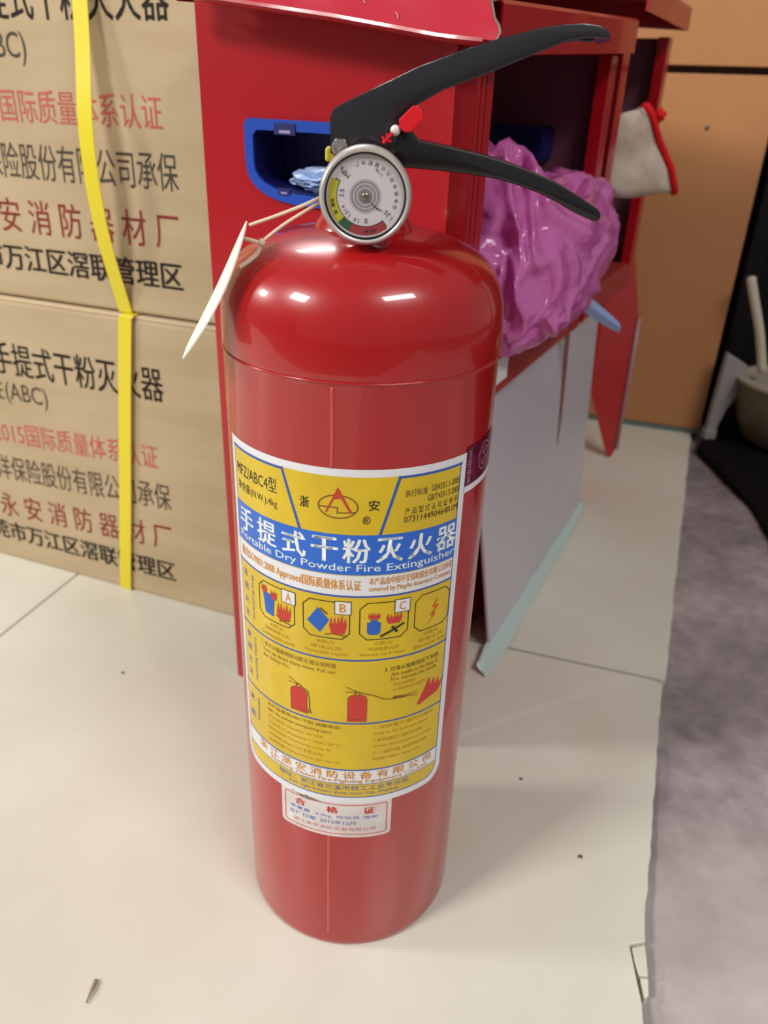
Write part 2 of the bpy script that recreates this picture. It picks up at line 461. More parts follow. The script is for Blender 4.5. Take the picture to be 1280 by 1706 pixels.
# valve body
bm = lathe(nb(), [(0.0125, 0.4225), (0.0150, 0.4235), (0.0150, 0.4280), (0.0125, 0.4290), (0.0115, 0.4420), (0.0095, 0.4430), (0.0095, 0.4470)], 40)
valve = obj('valve_body', bm, SILV, ext, True, 35)
bm = lathe(nb(), [(0.0062, -0.034), (0.0062, -0.030), (0.0052, -0.029), (0.0052, -0.008)], 24, 'y', (0, 0, 0.4300))
obj('gauge_stem', bm, SILV, valve, True, 35)
bm = nb(); box(bm, -0.0172, -0.0120, -0.008, 0.004, 0.4380, 0.4435, 0.0010); obj('outlet_plug', bm, YEL, valve)
# --- lever (U channel)
top = [(-0.0150, 0.4550), (-0.0138, 0.4578), (-0.0100, 0.4600), (0.0205, 0.4743), (0.0380, 0.4806), (0.0538, 0.4856), (0.0660, 0.4886), (0.0756, 0.4903), (0.0830, 0.4909), (0.0896, 0.4905), (0.0925, 0.4893), (0.0944, 0.4872)]
low = [(0.0925, 0.4860), (0.0860, 0.4862), (0.0786, 0.4850), (0.0629, 0.4788), (0.0492, 0.4732), (0.0305, 0.4662), (0.0210, 0.4610), (0.0150, 0.4570), (0.0125, 0.4470), (0.0120, 0.4420), (-0.0120, 0.4400), (-0.0148, 0.4420)]
bm = nb()
for y0 in (-0.0120, 0.0100):
    b2 = prism_xz(top + low, y0, y0 + 0.0020, 0.0006)
    me = bpy.data.meshes.new('t'); b2.to_mesh(me); b2.free(); bm.from_mesh(me); bpy.data.meshes.remove(me)
under = [(x + 0.0006, z - 0.0018) for x, z in top]
b2 = prism_xz(top + under[::-1], -0.0116, 0.0116, 0.0)
me = bpy.data.meshes.new('t'); b2.to_mesh(me); b2.free(); bm.from_mesh(me); bpy.data.meshes.remove(me)
b2 = prism_xz([(-0.0150, 0.4550), (-0.0130, 0.4550), (-0.0130, 0.4415), (-0.0148, 0.4415)], -0.0116, 0.0116)
me = bpy.data.meshes.new('t'); b2.to_mesh(me); b2.free(); bm.from_mesh(me); bpy.data.meshes.remove(me)
lever = obj('lever', bm, BLACK, ext, True, 30)
lever['label'] = 'black upper squeeze lever'
# --- carrying handle
ht = [(0.0105, 0.4500), (0.0150, 0.4538), (0.0180, 0.4526), (0.0196, 0.4500), (0.0222, 0.4476), (0.0290, 0.4466), (0.0370, 0.4452), (0.0500, 0.4428), (0.0626, 0.4397), (0.0730, 0.4364), (0.0811, 0.4334), (0.0900, 0.4291), (0.0964, 0.4256), (0.1008, 0.4230), (0.1024, 0.4210), (0.1022, 0.4190)]
hl = [(0.1010, 0.4182), (0.0990, 0.4182), (0.0906, 0.4214), (0.0830, 0.4252), (0.0741, 0.4288), (0.0640, 0.4318), (0.0556, 0.4337), (0.0420, 0.4354), (0.0276, 0.4363), (0.0138, 0.4370), (0.0050, 0.4372), (-0.0110, 0.4372), (-0.0110, 0.4440)]
ch = obj('carrying_handle', prism_xz(ht + hl, -0.0098, 0.0098, 0.0012), BLACKR, ext, True, 30)
ch['label'] = 'black lower carrying handle'
# rivet, safety pin and seal
obj('rivet', lathe(nb(), [(0.0036, -0.0118), (0.0036, -0.0128), (0.0030, -0.0136), (0.0012, -0.0139)], 24, 'y', (-0.0108, 0, 0.4440)), SILV, ext, True, 40)
obj('safety_pin', tube(nb(), [(0.0118, -0.0185, 0.4512), (0.0118, -0.010, 0.4512), (0.0118, 0.014, 0.4512)], 0.0014, 10), SILV, ext, True, 40)
obj('pin_bead', lathe(nb(), [(0.0008, -0.0195), (0.0019, -0.0188), (0.0021, -0.0175), (0.0017, -0.0158)], 20, 'y', (0.0115, 0, 0.4512)), mat('bead_white', (226, 214, 210), 0.3), ext, True)
seal = obj('seal', prism_xz([(0.0132, 0.4522), (0.0127, 0.4552), (0.0180, 0.4602), (0.0200, 0.4604), (0.0222, 0.4580), (0.0222, 0.4556), (0.0176, 0.4508), (0.0150, 0.4506)], -0.0200, -0.0168, 0.0004), SEALR, ext)
seal['label'] = 'red plastic tamper seal'
for a, b in (((0.0112, 0.4512), (0.0066, 0.4463)), ((0.0085, 0.4484), (0.0080, 0.4500)), ((0.0078, 0.4476), (0.0100, 0.4470)), ((0.0072, 0.4470), (0.0064, 0.4490))):
    obj('seal_barb', tube(nb(), [(a[0], -0.0185, a[1]), ((a[0] + b[0]) / 2, -0.0187, (a[1] + b[1]) / 2), (b[0], -0.0188, b[1])], 0.0005 if a[0] < 0.011 else 0.0007, 6), SEALR, seal)

# --- pressure gauge
GX, GZ = 0.0, 0.4287
def gxz(bm, y):
    """XY drawing -> gauge face plane"""
    for v in bm.verts: v.co = Vector((GX + v.co.x, y, GZ + v.co.y))
    return bm
bz = lathe(nb(), [(0.0120, -0.0318), (0.0172, -0.0318), (0.0179, -0.0328), (0.0179, -0.0430), (0.0176, -0.0446), (0.0168, -0.0454), (0.0160, -0.0453), (0.0155, -0.0446), (0.0153, -0.0436), (0.0149, -0.0430), (0.0010, -0.0430)], 72, 'y', (GX, 0, GZ))
gauge = obj('pressure_gauge', bz, mat('satin_bezel', (200, 196, 190), 0.38, metal=0.55), ext, True, 50)
gauge['label'] = 'round silver pressure gauge with upside down dial'
obj('bezel_groove', lathe(nb(), [(0.0157, -0.0451), (0.0153, -0.0442), (0.0150, -0.0440), (0.0154, -0.0449)], 72, 'y', (GX, 0, GZ), cap=False), DARKM, gauge, True)
def disc(r0, r1, a0, a1, n=40):
    bm = nb(); A = []
    for i in range(n + 1):
        a = R_(a0 + (a1 - a0) * i / n)
        A.append((bm.verts.new((r0 * math.cos(a), r0 * math.sin(a), 0)), bm.verts.new((r1 * math.cos(a), r1 * math.sin(a), 0))))
    for p, q in zip(A, A[1:]): bm.faces.new((p[0], p[1], q[1], q[0]))
    return bm
obj('dial', gxz(disc(0.0001, 0.0150, 0, 360, 64), -0.0432), DIALW, gauge)
obj('red_zone', gxz(disc(0.0112, 0.0144, -116, -52), -0.04326), ZRED, gauge)
obj('green_zone', gxz(disc(0.0112, 0.0144, -137, -116), -0.04326), ZGRN, gauge)
obj('yellow_zone', gxz(disc(0.0112, 0.0144, -207, -137), -0.04326), ZYEL, gauge)
obj('scale_arc', gxz(disc(0.0109, 0.0112, -208, -51), -0.04328), PK, gauge)
bm = disc(0.0109, 0.0137, -52, -50.5, 3); me = None
obj('scale_end', gxz(bm, -0.04328), PK, gauge)
obj('scale_end', gxz(disc(0.0109, 0.0130, -209, -207.5, 3), -0.04328), PK, gauge)
for k in range(7):
    r = 0.0016 + 0.00068 * k
    obj('coil_ring', gxz(disc(r, r + 0.00036, 0, 360, 48), -0.04330), COILD if k % 2 else COIL, gauge)
obj('coil_plate', gxz(disc(0.0001, 0.0062, 0, 360, 48), -0.04324), mat('coil_back', (176, 168, 172), 0.35, metal=0.3), gauge)
obj('spindle', lathe(nb(), [(0.0013, -0.0432), (0.0013, -0.0440), (0.0009, -0.0443), (0.0004, -0.0443)], 20, 'y', (GX, 0, GZ)), BRASS, gauge, True, 40)
obj('spindle_shade_ring', gxz(disc(0.0013, 0.0022, 0, 360, 32), -0.04334), COILD, gauge)
bm = nb(); poly(bm, [(0.0012, -0.0014), (0.0046, -0.0046), (0.0074, -0.0051), (0.0046, -0.0040)])
obj('pointer', gxz(bm, -0.0436), DARKM, gauge)
def gtext(body, r, ang, read, h, m=PK, bold=0.0):
    b = tpolar(text_bm(body, bold, 2), r * math.cos(R_(ang)), r * math.sin(R_(ang)), read, h)
    return obj('lettering', gxz(b, -0.04334), m, gauge)
for i, c in enumerate('余姚市开元仪器配件厂'):
    a = -6 + i * 12.6
    gtext(c, 0.0120, a, a + 90, 0.0016, PK, 0.0)
gtext('㊣', 0.0120, -17, 73, 0.0018)
gtext('MPa', 0.0116, 134, 136, 0.0019); gtext('11.06', 0.0100, 60, 137, 0.0012)
gtext('1.25', 0.0112, -36, 132, 0.0018, PK, 0)
gtext('2.5', 0.0092, 174, 84, 0.0018, PK, 0); gtext('1.4', 0.0094, -152, -242, 0.0013); gtext('1.2', 0.0094, -136, -226, 0.0015)
gtext('1.0', 0.0094, -111, -201, 0.0015); gtext('0', 0.0090, -87, -177, 0.0020, PK, 0)
gtext('超充', 0.0128, -168, 98, 0.0015, PK, 0.02); gtext('装', 0.0128, -152, 112, 0.0015, PK, 0.02)
gtext('再充装', 0.0128, -80, 10, 0.0015, PK, 0.0)
obj('lens', gxz(disc(0.0001, 0.0152, 0, 360, 48), -0.0444), GLASS, gauge)

# --- printed label wrapped on the cylinder
def wrap(bm, layer=0, base=0.00012):
    xs = [v.co.x for v in bm.verts]; a, b = min(xs), max(xs); x = math.ceil(a / 0.0022) * 0.0022
    while x < b:
        bmesh.ops.bisect_plane(bm, geom=list(bm.verts) + list(bm.edges) + list(bm.faces), dist=1e-7, plane_co=(x, 0, 0), plane_no=(1, 0, 0))
        x += 0.0022
    r = R + base + layer * 0.00005
    for v in bm.verts:
        th = v.co.x / R; wob = 0.00005 * noise.noise((v.co.x * 60, v.co.y * 25, 4))
        v.co = Vector(((r + wob) * math.sin(th), -(r + wob) * math.cos(th), v.co.y))
    return bm
def U(deg): return R * R_(deg)
def wobj(name, bm, m, parent, layer): return obj(name, wrap(bm, layer), m, parent, True)
def rectp(bm, u0, u1, v0, v1): return poly(bm, [(u0, v0), (u1, v0), (u1, v1), (u0, v1)])
uL, uR = U(-66.5), U(48.3)
zT, zB = 0.3226, 0.1240
def rounded(u0, u1, v0, v1, r, n=6):
    pts = []
    for cx, cy, a0 in ((u1 - r, v0 + r, -90), ):
        pass
    pts = [(u0, v1), (u0, v0 + r)]
    pts += [(u0 + r - r * math.cos(R_(90 * k / n)), v0 + r - r * math.sin(R_(90 * k / n))) for k in range(1, n + 1)]
    pts += [(u1 - r + r * math.sin(R_(90 * k / n)), v0 + r - r * math.cos(R_(90 * k / n))) for k in range(0, n + 1)]
    pts += [(u1, v1)]
    return pts
bm = nb(); poly(bm, rounded(uL, uR, zB, zT, 0.010))
label = wobj('label', bm, LW, ext, 0); label['label'] = 'large yellow blue and white instruction label'
iL, iR = uL + 0.0036, uR - 0.0038
bm = nb(); poly(bm, rounded(iL, iR, zB + 0.0042, 0.3188, 0.008)); wobj('blue_border', bm, LINE, label, 1)
e_ = 0.0008
bm = nb(); poly(bm, rounded(iL + e_, iR - e_, zB + 0.0050, 0.3180, 0.0075)); wobj('yellow_field', bm, LY, label, 2)
# centre panel reaches over the blue border line
bm = nb(); poly(bm, [(U(-30.6), 0.3180), (U(15.4), 0.3180), (U(15.2), 0.3190), (U(-30.8), 0.3190)]); wobj('centre_panel_top', bm, LY, label, 2)
for a_, b_ in ((-31.2, -23.7), (15.8, 8.9)):
    bm = nb(); stroke(bm, [(U(a_), 0.3184), (U(b_), 0.2912)], 0.0014); wobj('blue_divider', bm, LINE, label, 3)
for a_, b_ in ((iL, U(-31.2)), (U(15.8), iR)):
    bm = nb(); stroke(bm, [(a_, 0.3184), (b_, 0.3184)], 0.0012); wobj('blue_border_top', bm, LINE, label, 3)
bm = nb(); rectp(bm, iL, iR, 0.2698, 0.2908); wobj('blue_band', bm, LB, label, 3)
bm = nb(); rectp(bm, iL + e_, iR - e_, 0.2586, 0.2694); wobj('white_band', bm, LW, label, 3)
for z in (0.2580, 0.2210, 0.1808, 0.1484):
    bm = nb(); rectp(bm, iL, iR, z - 0.0005, z + 0.0005); wobj('blue_rule', bm, LINE, label, 3)
bm = nb(); rectp(bm, iL + e_, iR - e_, 0.1385, 0.1480); wobj('white_band', bm, LW, label, 3)
bm = nb(); rectp(bm, iL + 0.002, iR - 0.002, 0.1380, 0.1385); wobj('blue_rule', bm, LINE, label, 3)
def lt(body, a0, a1, z0, z1, m=PK, bold=0.0, layer=4, name='lettering'):
    return wobj(name, trect(body, U(a0), U(a1), z0, z1, bold), m, label, layer)
lt('MFZ/ABC4型', -60.8, -34.0, 0.3050, 0.3122, PK, -0.004)
lt('净含量(N.W.):4kg', -60.4, -34.0, 0.2968, 0.3022)
lt('浙', -23.3, -19.4, 0.3022, 0.3076, PK, 0.02)
lt('安', 3.9, 8.2, 0.3030, 0.3082, PK, 0.02)
lt('®', 1.7, 4.9, 0.2962, 0.3004, PK, 0.01)
# emblem: red A-peak over an ellipse with a step line
bm = nb(); cx0 = U(-7.9); cz0 = 0.3045
stroke(bm, [(cx0 + 0.0087 * math.cos(2 * PI * k / 40), cz0 + 0.0056 * math.sin(2 * PI * k / 40)) for k in range(40)], 0.0006, True)
stroke(bm, [(cx0 - 0.0082, cz0 - 0.0004), (cx0 - 0.0002, cz0 - 0.0004), (cx0 - 0.0002, cz0 - 0.0030), (cx0 + 0.0078, cz0 - 0.0024)], 0.0006)
wobj('emblem_ring', bm, PBR, label, 4)
bm = nb()
poly(bm, [(cx0, cz0 + 0.0096), (cx0 - 0.0058, cz0 - 0.0030), (cx0 - 0.0048, cz0 - 0.0030), (cx0 - 0.0018, cz0 + 0.0034), (cx0 + 0.0004, cz0 + 0.0040)])
poly(bm, [(cx0, cz0 + 0.0096), (cx0 + 0.0066, cz0 - 0.0030), (cx0 + 0.0054, cz0 - 0.0030), (cx0 + 0.0014, cz0 + 0.0040), (cx0 - 0.0004, cz0 + 0.0040)])
wobj('emblem_peak', bm, mat('emblem_red', (186, 62, 36), 0.5), label, 5)
lt('执行标准', 18.3, 27.8, 0.3085, 0.3120); lt('GB4351.1-2005', 29.6, 44.4, 0.3092, 0.3123)
lt('GB/T4351.3-2005', 28.0, 44.4, 0.3047, 0.3078)
lt('产 品 型 式 认 可 证 书 号:', 18.4, 44.4, 0.2998, 0.3032); lt('073114490464R1M', 18.2, 44.2, 0.2958, 0.2990)
for c, a in zip('手提式干粉灭火器', (-54.6, -40.6, -26.6, -13.3, -0.4, 13.0, 26.3, 39.3)):
    lt(c, a - 5.6, a + 5.6, 0.2763, 0.2890, PWH, 0.022)
lt('Portable Dry Powder Fire Extinguisher', -60.2, 44.6, 0.2706, 0.2756, PWH, 0.006)
lt('通过ISO9001:2008 Approved国际质量体系认证', -60.5, 1.8, 0.2606, 0.2672, POR, 0.035)
lt('本产品由中国平安保险股份有限公司承保', 5.0, 44.2, 0.2645, 0.2686, POR, 0.03)
lt('covered by PingAn Insurance Company', 5.0, 43.8, 0.2602, 0.2638, POR, 0.03)
# side column
def vtext(body, a, z0, z1, wd, m, bold=0.0):
    bm = text_bm(body, bold)
    xs = [v.co.x for v in bm.verts]; ys = [v.co.y for v in bm.verts]
    x0, x1, y0, y1 = min(xs), max(xs), min(ys), max(ys)
    for v in bm.verts:
        v.co = Vector((U(a) + (v.co.y - y0) / (y1 - y0) * wd * -1, z0 + (v.co.x - x0) / (x1 - x0) * (z1 - z0), 0))
    for f in bm.faces:
        f.normal_update()
        if f.normal.z < 0: f.normal_flip()
    return wobj('lettering', bm, m, label, 4)
def vstack(body, a, z0, z1, sz):
    n = len(body)
    for i, c in enumerate(body):
        zc = z1 - (z1 - z0) * (i + 0.5) / n
        wobj('lettering', trect(c, U(a) - sz / 2, U(a) + sz / 2, zc - sz / 2, zc + sz / 2), PBL, label, 4)
vstack('适用火灾', -58.0, 0.2235, 0.2555, 0.0042); vtext('Extinguishing Range', -51.0, 0.2265, 0.2530, 0.0024, PBL)
vstack('使用方法', -58.0, 0.1850, 0.2180, 0.0042); vtext('Operating Method', -51.0, 0.1870, 0.2150, 0.0024, PBL)
vstack('说明', -58.0, 0.1540, 0.1780, 0.0046); vtext('Notes', -51.0, 0.1600, 0.1750, 0.0024, PBL)
# pictograms
def chamfer(u0, u1, v0, v1, c):
    return [(u0 + c, v0), (u1 - c, v0), (u1, v0 + c), (u1, v1 - c), (u1 - c, v1), (u0 + c, v1), (u0, v1 - c), (u0, v0 + c)]
def flame(cx, cz, wd, h, seed):
    rnd = random.Random(seed); pts = [(cx - wd * 0.35, cz)]
    k = 5
    for i in range(k):
        x = cx - wd / 2 + wd * (i + 0.5) / k
        pts.append((x - wd / (2 * k), cz + h * rnd.uniform(0.3, 0.45))); pts.append((x + wd * 0.03, cz + h * rnd.uniform(0.75, 1.0)))
    pts.append((cx + wd / 2, cz + h * 0.4)); pts.append((cx + wd * 0.35, cz))
    return pts
def pbox(a0, a1, letter):
    u0, u1 = U(a0), U(a1); v0, v1 = 0.2335, 0.2545
    bm = nb(); stroke(bm, chamfer(u0, u1, v0, v1, 0.0035), 0.0005, True)
    p = wobj('pictogram', bm, PK, label, 4)
    if letter:
        bm = nb(); rectp(bm, u1 - 0.0072, u1 + 0.0008, v1 - 0.0068, v1 + 0.0008); wobj('letter_frame', bm, PK, label, 5)
        bm = nb(); rectp(bm, u1 - 0.0068, u1 + 0.0004, v1 - 0.0064, v1 + 0.0004); wobj('letter_card', bm, LW, label, 6)
        wobj('lettering', trect(letter, u1 - 0.0048, u1 - 0.0016, v1 - 0.0054, v1 - 0.0006, 0.02), POR, label, 7)
    return u0, u1, v0, v1
DBL = mat('picto_blue', (34, 92, 184), 0.45)
u0, u1, v0, v1 = pbox(-46.8, -26.8, 'A')
bm = nb(); poly(bm, [(u0 + 0.0045, v0 + 0.0035), (u0 + 0.0100, v0 + 0.0030), (u0 + 0.0110, v0 + 0.0150), (u0 + 0.0030, v0 + 0.0155)]); wobj('bin_drawing', bm, DBL, label, 5)
bm = nb(); poly(bm, flame(u0 + 0.0040, v0 + 0.0150, 0.004, 0.005, 1)); poly(bm, flame(u0 + 0.0105, v0 + 0.0130, 0.004, 0.006, 2)); poly(bm, flame(u0 + 0.0165, v0 + 0.0035, 0.0085, 0.011, 3)); wobj('flame_drawing', bm, PRD, label, 6)
bm = nb(); stroke(bm, [(u0 + 0.0120, v0 + 0.0050), (u0 + 0.0150, v0 + 0.0030), (u0 + 0.0200, v0 + 0.0022)], 0.0007); stroke(bm, [(u0 + 0.0140, v0 + 0.0022), (u0 + 0.0200, v0 + 0.0045)], 0.0006); wobj('log_drawing', bm, PBR, label, 7)
u0, u1, v0, v1 = pbox(-22.6, -2.6, 'B')
bm = nb(); poly(bm, [(u0 + 0.0020, v0 + 0.0085), (u0 + 0.0085, v0 + 0.0028), (u0 + 0.0130, v0 + 0.0105), (u0 + 0.0075, v0 + 0.0170)]); wobj('can_drawing', bm, DBL, label, 5)
bm = nb(); poly(bm, flame(u0 + 0.0172, v0 + 0.0030, 0.0085, 0.0125, 4)); wobj('flame_drawing', bm, PRD, label, 6)
bm = nb(); stroke(bm, [(u0 + 0.0090, v0 + 0.0165), (u0 + 0.0118, v0 + 0.0140)], 0.0009); stroke(bm, [(u0 + 0.0110, v0 + 0.0020), (u0 + 0.0150, v0 + 0.0030), (u0 + 0.0215, v0 + 0.0018)], 0.0005); wobj('spill_drawing', bm, PBR, label, 7)
u0, u1, v0, v1 = pbox(1.6, 22.4, 'C')
bm = nb(); poly(bm, rounded(u0 + 0.0035, u0 + 0.0100, v0 + 0.0028, v0 + 0.0100, 0.002)); rectp(bm, u0 + 0.0050, u0 + 0.0086, v0 + 0.0100, v0 + 0.0114); wobj('gas_bottle_drawing', bm, DBL, label, 5)
bm = nb(); poly(bm, flame(u0 + 0.0068, v0 + 0.0118, 0.006, 0.0040, 5)); poly(bm, flame(u0 + 0.0165, v0 + 0.0085, 0.0080, 0.0065, 6)); wobj('flame_drawing', bm, PRD, label, 6)
bm = nb(); stroke(bm, [(u0 + 0.0105, v0 + 0.0018), (u0 + 0.0212, v0 + 0.0075)], 0.0011); stroke(bm, [(u0 + 0.0160, v0 + 0.0062), (u0 + 0.0178, v0 + 0.0038)], 0.0014); wobj('torch_drawing', bm, PK, label, 7)
u0, u1, v0, v1 = pbox(25.6, 44.2, None)
bm = nb(); poly(bm, [(u0 + 0.0130, v0 + 0.0170), (u0 + 0.0098, v0 + 0.0118), (u0 + 0.0122, v0 + 0.0112), (u0 + 0.0085, v0 + 0.0075), (u0 + 0.0106, v0 + 0.0070), (u0 + 0.0068, v0 + 0.0022), (u0 + 0.0128, v0 + 0.0082), (u0 + 0.0108, v0 + 0.0085), (u0 + 0.0142, v0 + 0.0122), (u0 + 0.0118, v0 + 0.0126)]); wobj('bolt_drawing', bm, mat('picto_orange', (204, 84, 24), 0.5), label, 5)
for a0, a1, t1, t2, t3 in ((-46, -27, 'A类火', '固体物质火灾', 'Combustible solids'), (-22, -3, 'B类火', '液体火灾', 'Flammable Liquids'), (2, 22, 'C类火', '气体物质火灾', 'Flammable Gas & Vapour'), (26, 43.8, 'E类火', '带电火灾', 'Electrical fires')):
    c = (a0 + a1) / 2
    lt(t1, c - 4, c + 4, 0.2300, 0.2322, PFADE); lt(t2, c - 7, c + 7, 0.2266, 0.2288, PFADE); lt(t3, a0, a1, 0.2232, 0.2254, PFADE)
# operating steps
lt('1. 将灭火器颠倒摇动数次,拔出保险销', -46.5, -8.2, 0.2154, 0.2184, PBR); lt('Turn up down many times. Pull out', -46.0, -8.4, 0.2114, 0.2142, PBR); lt('the Safety Pin.', -46.0, -30.0, 0.2080, 0.2106, PBR)
lt('2. 对准火焰根部压下手柄', 13.0, 40.0, 0.2130, 0.2160, PK); lt('Aim nozzle to the base of', 16.0, 40.0, 0.2096, 0.2122, PBR); lt('Fire. Squeeze the handle.', 16.0, 40.0, 0.2060, 0.2088, PBR)
lt('左右扫射直至', 17.0, 28.0, 0.2032, 0.2052, PFADE); lt('火焰完全熄灭', 17.0, 34.0, 0.2000, 0.2020, PFADE)
def pext(a0, a1, z0, z1, hose):
    u0, u1 = U(a0), U(a1); wd = u1 - u0; c = (u0 + u1) / 2
    arch = [(u0, z0), (u1, z0), (u1, z1 - wd * 0.32)] + [(c + wd / 2 * math.cos(R_(a)), z1 - wd * 0.32 + wd * 0.32 * math.sin(R_(a))) for a in (25, 50, 75, 105, 130, 155)] + [(u0, z1 - wd * 0.32)]
    bm = nb(); poly(bm, arch); wobj('extinguisher_drawing', bm, PRD, label, 5)
    bm = nb(); stroke(bm, arch, 0.00028, True); stroke(bm, [(u0, z0 + 0.0016), (u1, z0 + 0.0016)], 0.0003)
    stroke(bm, [(c - 0.0012, z1), (c - 0.0012, z1 + 0.0016), (c + 0.0012, z1 + 0.0016), (c + 0.0012, z1)], 0.0005)
    stroke(bm, [(c, z1 + 0.0018), (c - 0.0055, z1 + 0.0045)], 0.0004); stroke(bm, [(c, z1 + 0.0012), (c - 0.0058, z1 + 0.0016)], 0.0004)
    stroke(bm, hose(c, u1, z0, z1), 0.0005)
    wobj('outline_drawing', bm, PBR, label, 6)
pext(-29.6, -21.4, 0.1834, 0.1992, lambda c, u1, z0, z1: [(c + 0.0012, z1 + 0.001), (u1 + 0.0006, z1 - 0.001), (u1 + 0.0014, z1 - 0.006), (u1 + 0.0014, z0 + 0.004), (u1 + 0.0022, z0 + 0.001), (u1 + 0.0006, z0 + 0.001), (u1 + 0.0014, z0 + 0.004)])
pext(-2.8, 5.6, 0.1824, 0.2000, lambda c, u1, z0, z1: [(c + 0.0012, z1 + 0.001), (u1 + 0.003, z1 - 0.0008), (u1 + 0.009, z1 - 0.0042), (u1 + 0.015, z1 - 0.0050), (u1 + 0.0205, z1 - 0.0052)])
bm = nb(); stroke(bm, [(U(18), 0.1960), (U(22), 0.1956)], 0.0013); wobj('nozzle_drawing', bm, PBR, label, 7)
bm = nb()
for dz in (0.0016, 0.0, -0.0016): stroke(bm, [(U(22.5), 0.1956), (U(29.5), 0.1948 + dz)], 0.00025)
wobj('spray_drawing', bm, PBR, label, 7)
bm = nb(); poly(bm, [(U(29.6), 0.1868), (U(31.0), 0.1862), (U(36.5), 0.1885), (U(41.5), 0.1895), (U(43.6), 0.1930), (U(43.8), 0.1968), (U(41.8), 0.1942), (U(41.6), 0.1990), (U(39.6), 0.1952), (U(38.6), 0.2005), (U(37.0), 0.1962), (U(35.6), 0.2022), (U(33.4), 0.1955), (U(32.0), 0.1925)]); wobj('flame_drawing', bm, PRD, label, 5)
# notes
NL = ['本产品使用ABC干粉 磷酸铵盐', 'ABC dry powder extinguishing agent', '灭火级别 Capacity 2A 55B', '工作压力 Pressure 1.2MPa 20°C', '喷射时间 Discharge time 9s', '有效距离 Range 3.5m 总重 6.0kg', '温度范围 Temperature -20 +55 °C']
for i, s_ in enumerate(NL):
    lt(s_, -44.5, -6.0 - (i % 3) * 4, 0.1766 - i * 0.0041, 0.1789 - i * 0.0041, PFADE if i > 1 else PBR)
NR = ['1. 应放置于通风干燥处', 'Keep in dry and cool place.', '2. 每月检查压力 指针应在绿区', 'Check the pressure monthly.', '3. 一经开启 必须再充装', 'Refill after any use.']
for i, s_ in enumerate(NR):
    lt(s_, 9.0, 40.0 - (i % 3) * 3, 0.1766 - i * 0.0044, 0.1789 - i * 0.0044, PFADE)
lt('浙 江 浙 安 消 防 设 备 有 限 公 司', -52.0, 40.5, 0.1422, 0.1476, POR, 0.03)
lt("Zhejiang Zhean Fire-Fighting Equipment Co.,Ltd", -44.0, 38.0, 0.1388, 0.1418, POR, 0.03)
lt('地址：浙江省兰溪市轻工工业专业区', -38.0, 28.0, 0.1338, 0.1372, PBL); lt('Add: Light Industry Zone, Lanxi City, Zhejiang', -32.0, 22.0, 0.1303, 0.1328, PBL)

# certificate sticker below the label
cu0, cu1, cv0, cv1 = U(-37.0), U(19.6), 0.0972, 0.1262
def rrect(u0, u1, v0, v1, r, n=5):
    pts = []
    for cx, cy, a0 in ((u1 - r, v1 - r, 0), (u0 + r, v1 - r, 90), (u0 + r, v0 + r, 180), (u1 - r, v0 + r, 270)):
        pts += [(cx + r * math.cos(R_(a0 + 90 * k / n)), cy + r * math.sin(R_(a0 + 90 * k / n))) for k in range(n + 1)]
    return pts
bm = nb(); poly(bm, rrect(cu0, cu1, cv0, cv1, 0.0028))
cert = wobj('certificate_sticker', bm, mat('cert_paper', (222, 214, 212), 0.4, col2=(206, 196, 194), vscale=70), ext, -1); cert['label'] = 'small white inspection sticker with red frame'
bm = nb(); stroke(bm, rrect(cu0 + 0.0026, cu1 - 0.0026, cv0 + 0.0024, cv1 - 0.0040, 0.0015), 0.0006, True)
def cobj(name, bm, m, layer=0): return obj(name, wrap(bm, layer), m, cert, True)
cobj('red_frame', bm, PRD)
def ct(body, a0, a1, z0, z1, m, bold=0.0): return cobj('lettering', trect(body, U(a0), U(a1), z0, z1, bold), m)
ct('合', -29, -23, 0.1154, 0.1204, PRD, 0.05); ct('格', -12.5, -6.5, 0.1154, 0.1204, PRD, 0.05); ct('证', 5.5, 11.5, 0.1154, 0.1204, PRD, 0.05)
ct('净重量  4.0kg  检验员 清晰', -32, 13, 0.1112, 0.1140, PBL); ct('出厂日期  2012年12月', -32, 2, 0.1070, 0.1100, PBL, 0.01)
ct('浙江浙安消防设备有限公司', -30, 12, 0.1022, 0.1050, mat('print_pale_red', (206, 130, 124), 0.5), 0.01)
bm = nb(); poly(bm, [(U(-36), 0.1250), (U(-30), 0.1240), (U(-22), 0.1216), (U(-14), 0.1224), (U(-22), 0.1246)]); cobj('grime_smear', bm, mat('grime', (120, 112, 96), 0.6), 0)
# hologram sticker at the right edge of the label
bm = nb(); rectp(bm, U(48.0), U(78), 0.3052, 0.3250)
holo = wobj('hologram_sticker', bm, HOLO, ext, 5); holo['label'] = 'dark magenta hologram sticker'
bm = nb(); rectp(bm, U(48.0), U(78), 0.3020, 0.3052); wobj('paper_strip', bm, LW, holo, 5)
bm = nb(); stroke(bm, [(U(64) + 0.0068 * math.cos(2 * PI * k / 30), 0.3156 + 0.0068 * math.sin(2 * PI * k / 30)) for k in range(30)], 0.0005, True)
stroke(bm, [(U(64) + 0.0045 * math.cos(2 * PI * k / 24), 0.3156 + 0.0045 * math.sin(2 * PI * k / 24)) for k in range(24)], 0.0004, True)
stroke(bm, [(U(64) + 0.0024, 0.3184), (U(64) - 0.0016, 0.3176), (U(64) + 0.0016, 0.3140), (U(64) - 0.0024, 0.3130)], 0.0006)
wobj('round_emblem', bm, HOLOW, holo, 6)
vs = text_bm('防伪标识', 0.02)
xs = [v.co.x for v in vs.verts]; ys = [v.co.y for v in vs.verts]
for v in vs.verts: v.co = Vector((U(51.6) - (v.co.y - min(ys)) / (max(ys) - min(ys)) * 0.0028, 0.3070 + (v.co.x - min(xs)) / (max(xs) - min(xs)) * 0.0160, 0))
wobj('lettering', vs, HOLOW, holo, 6)

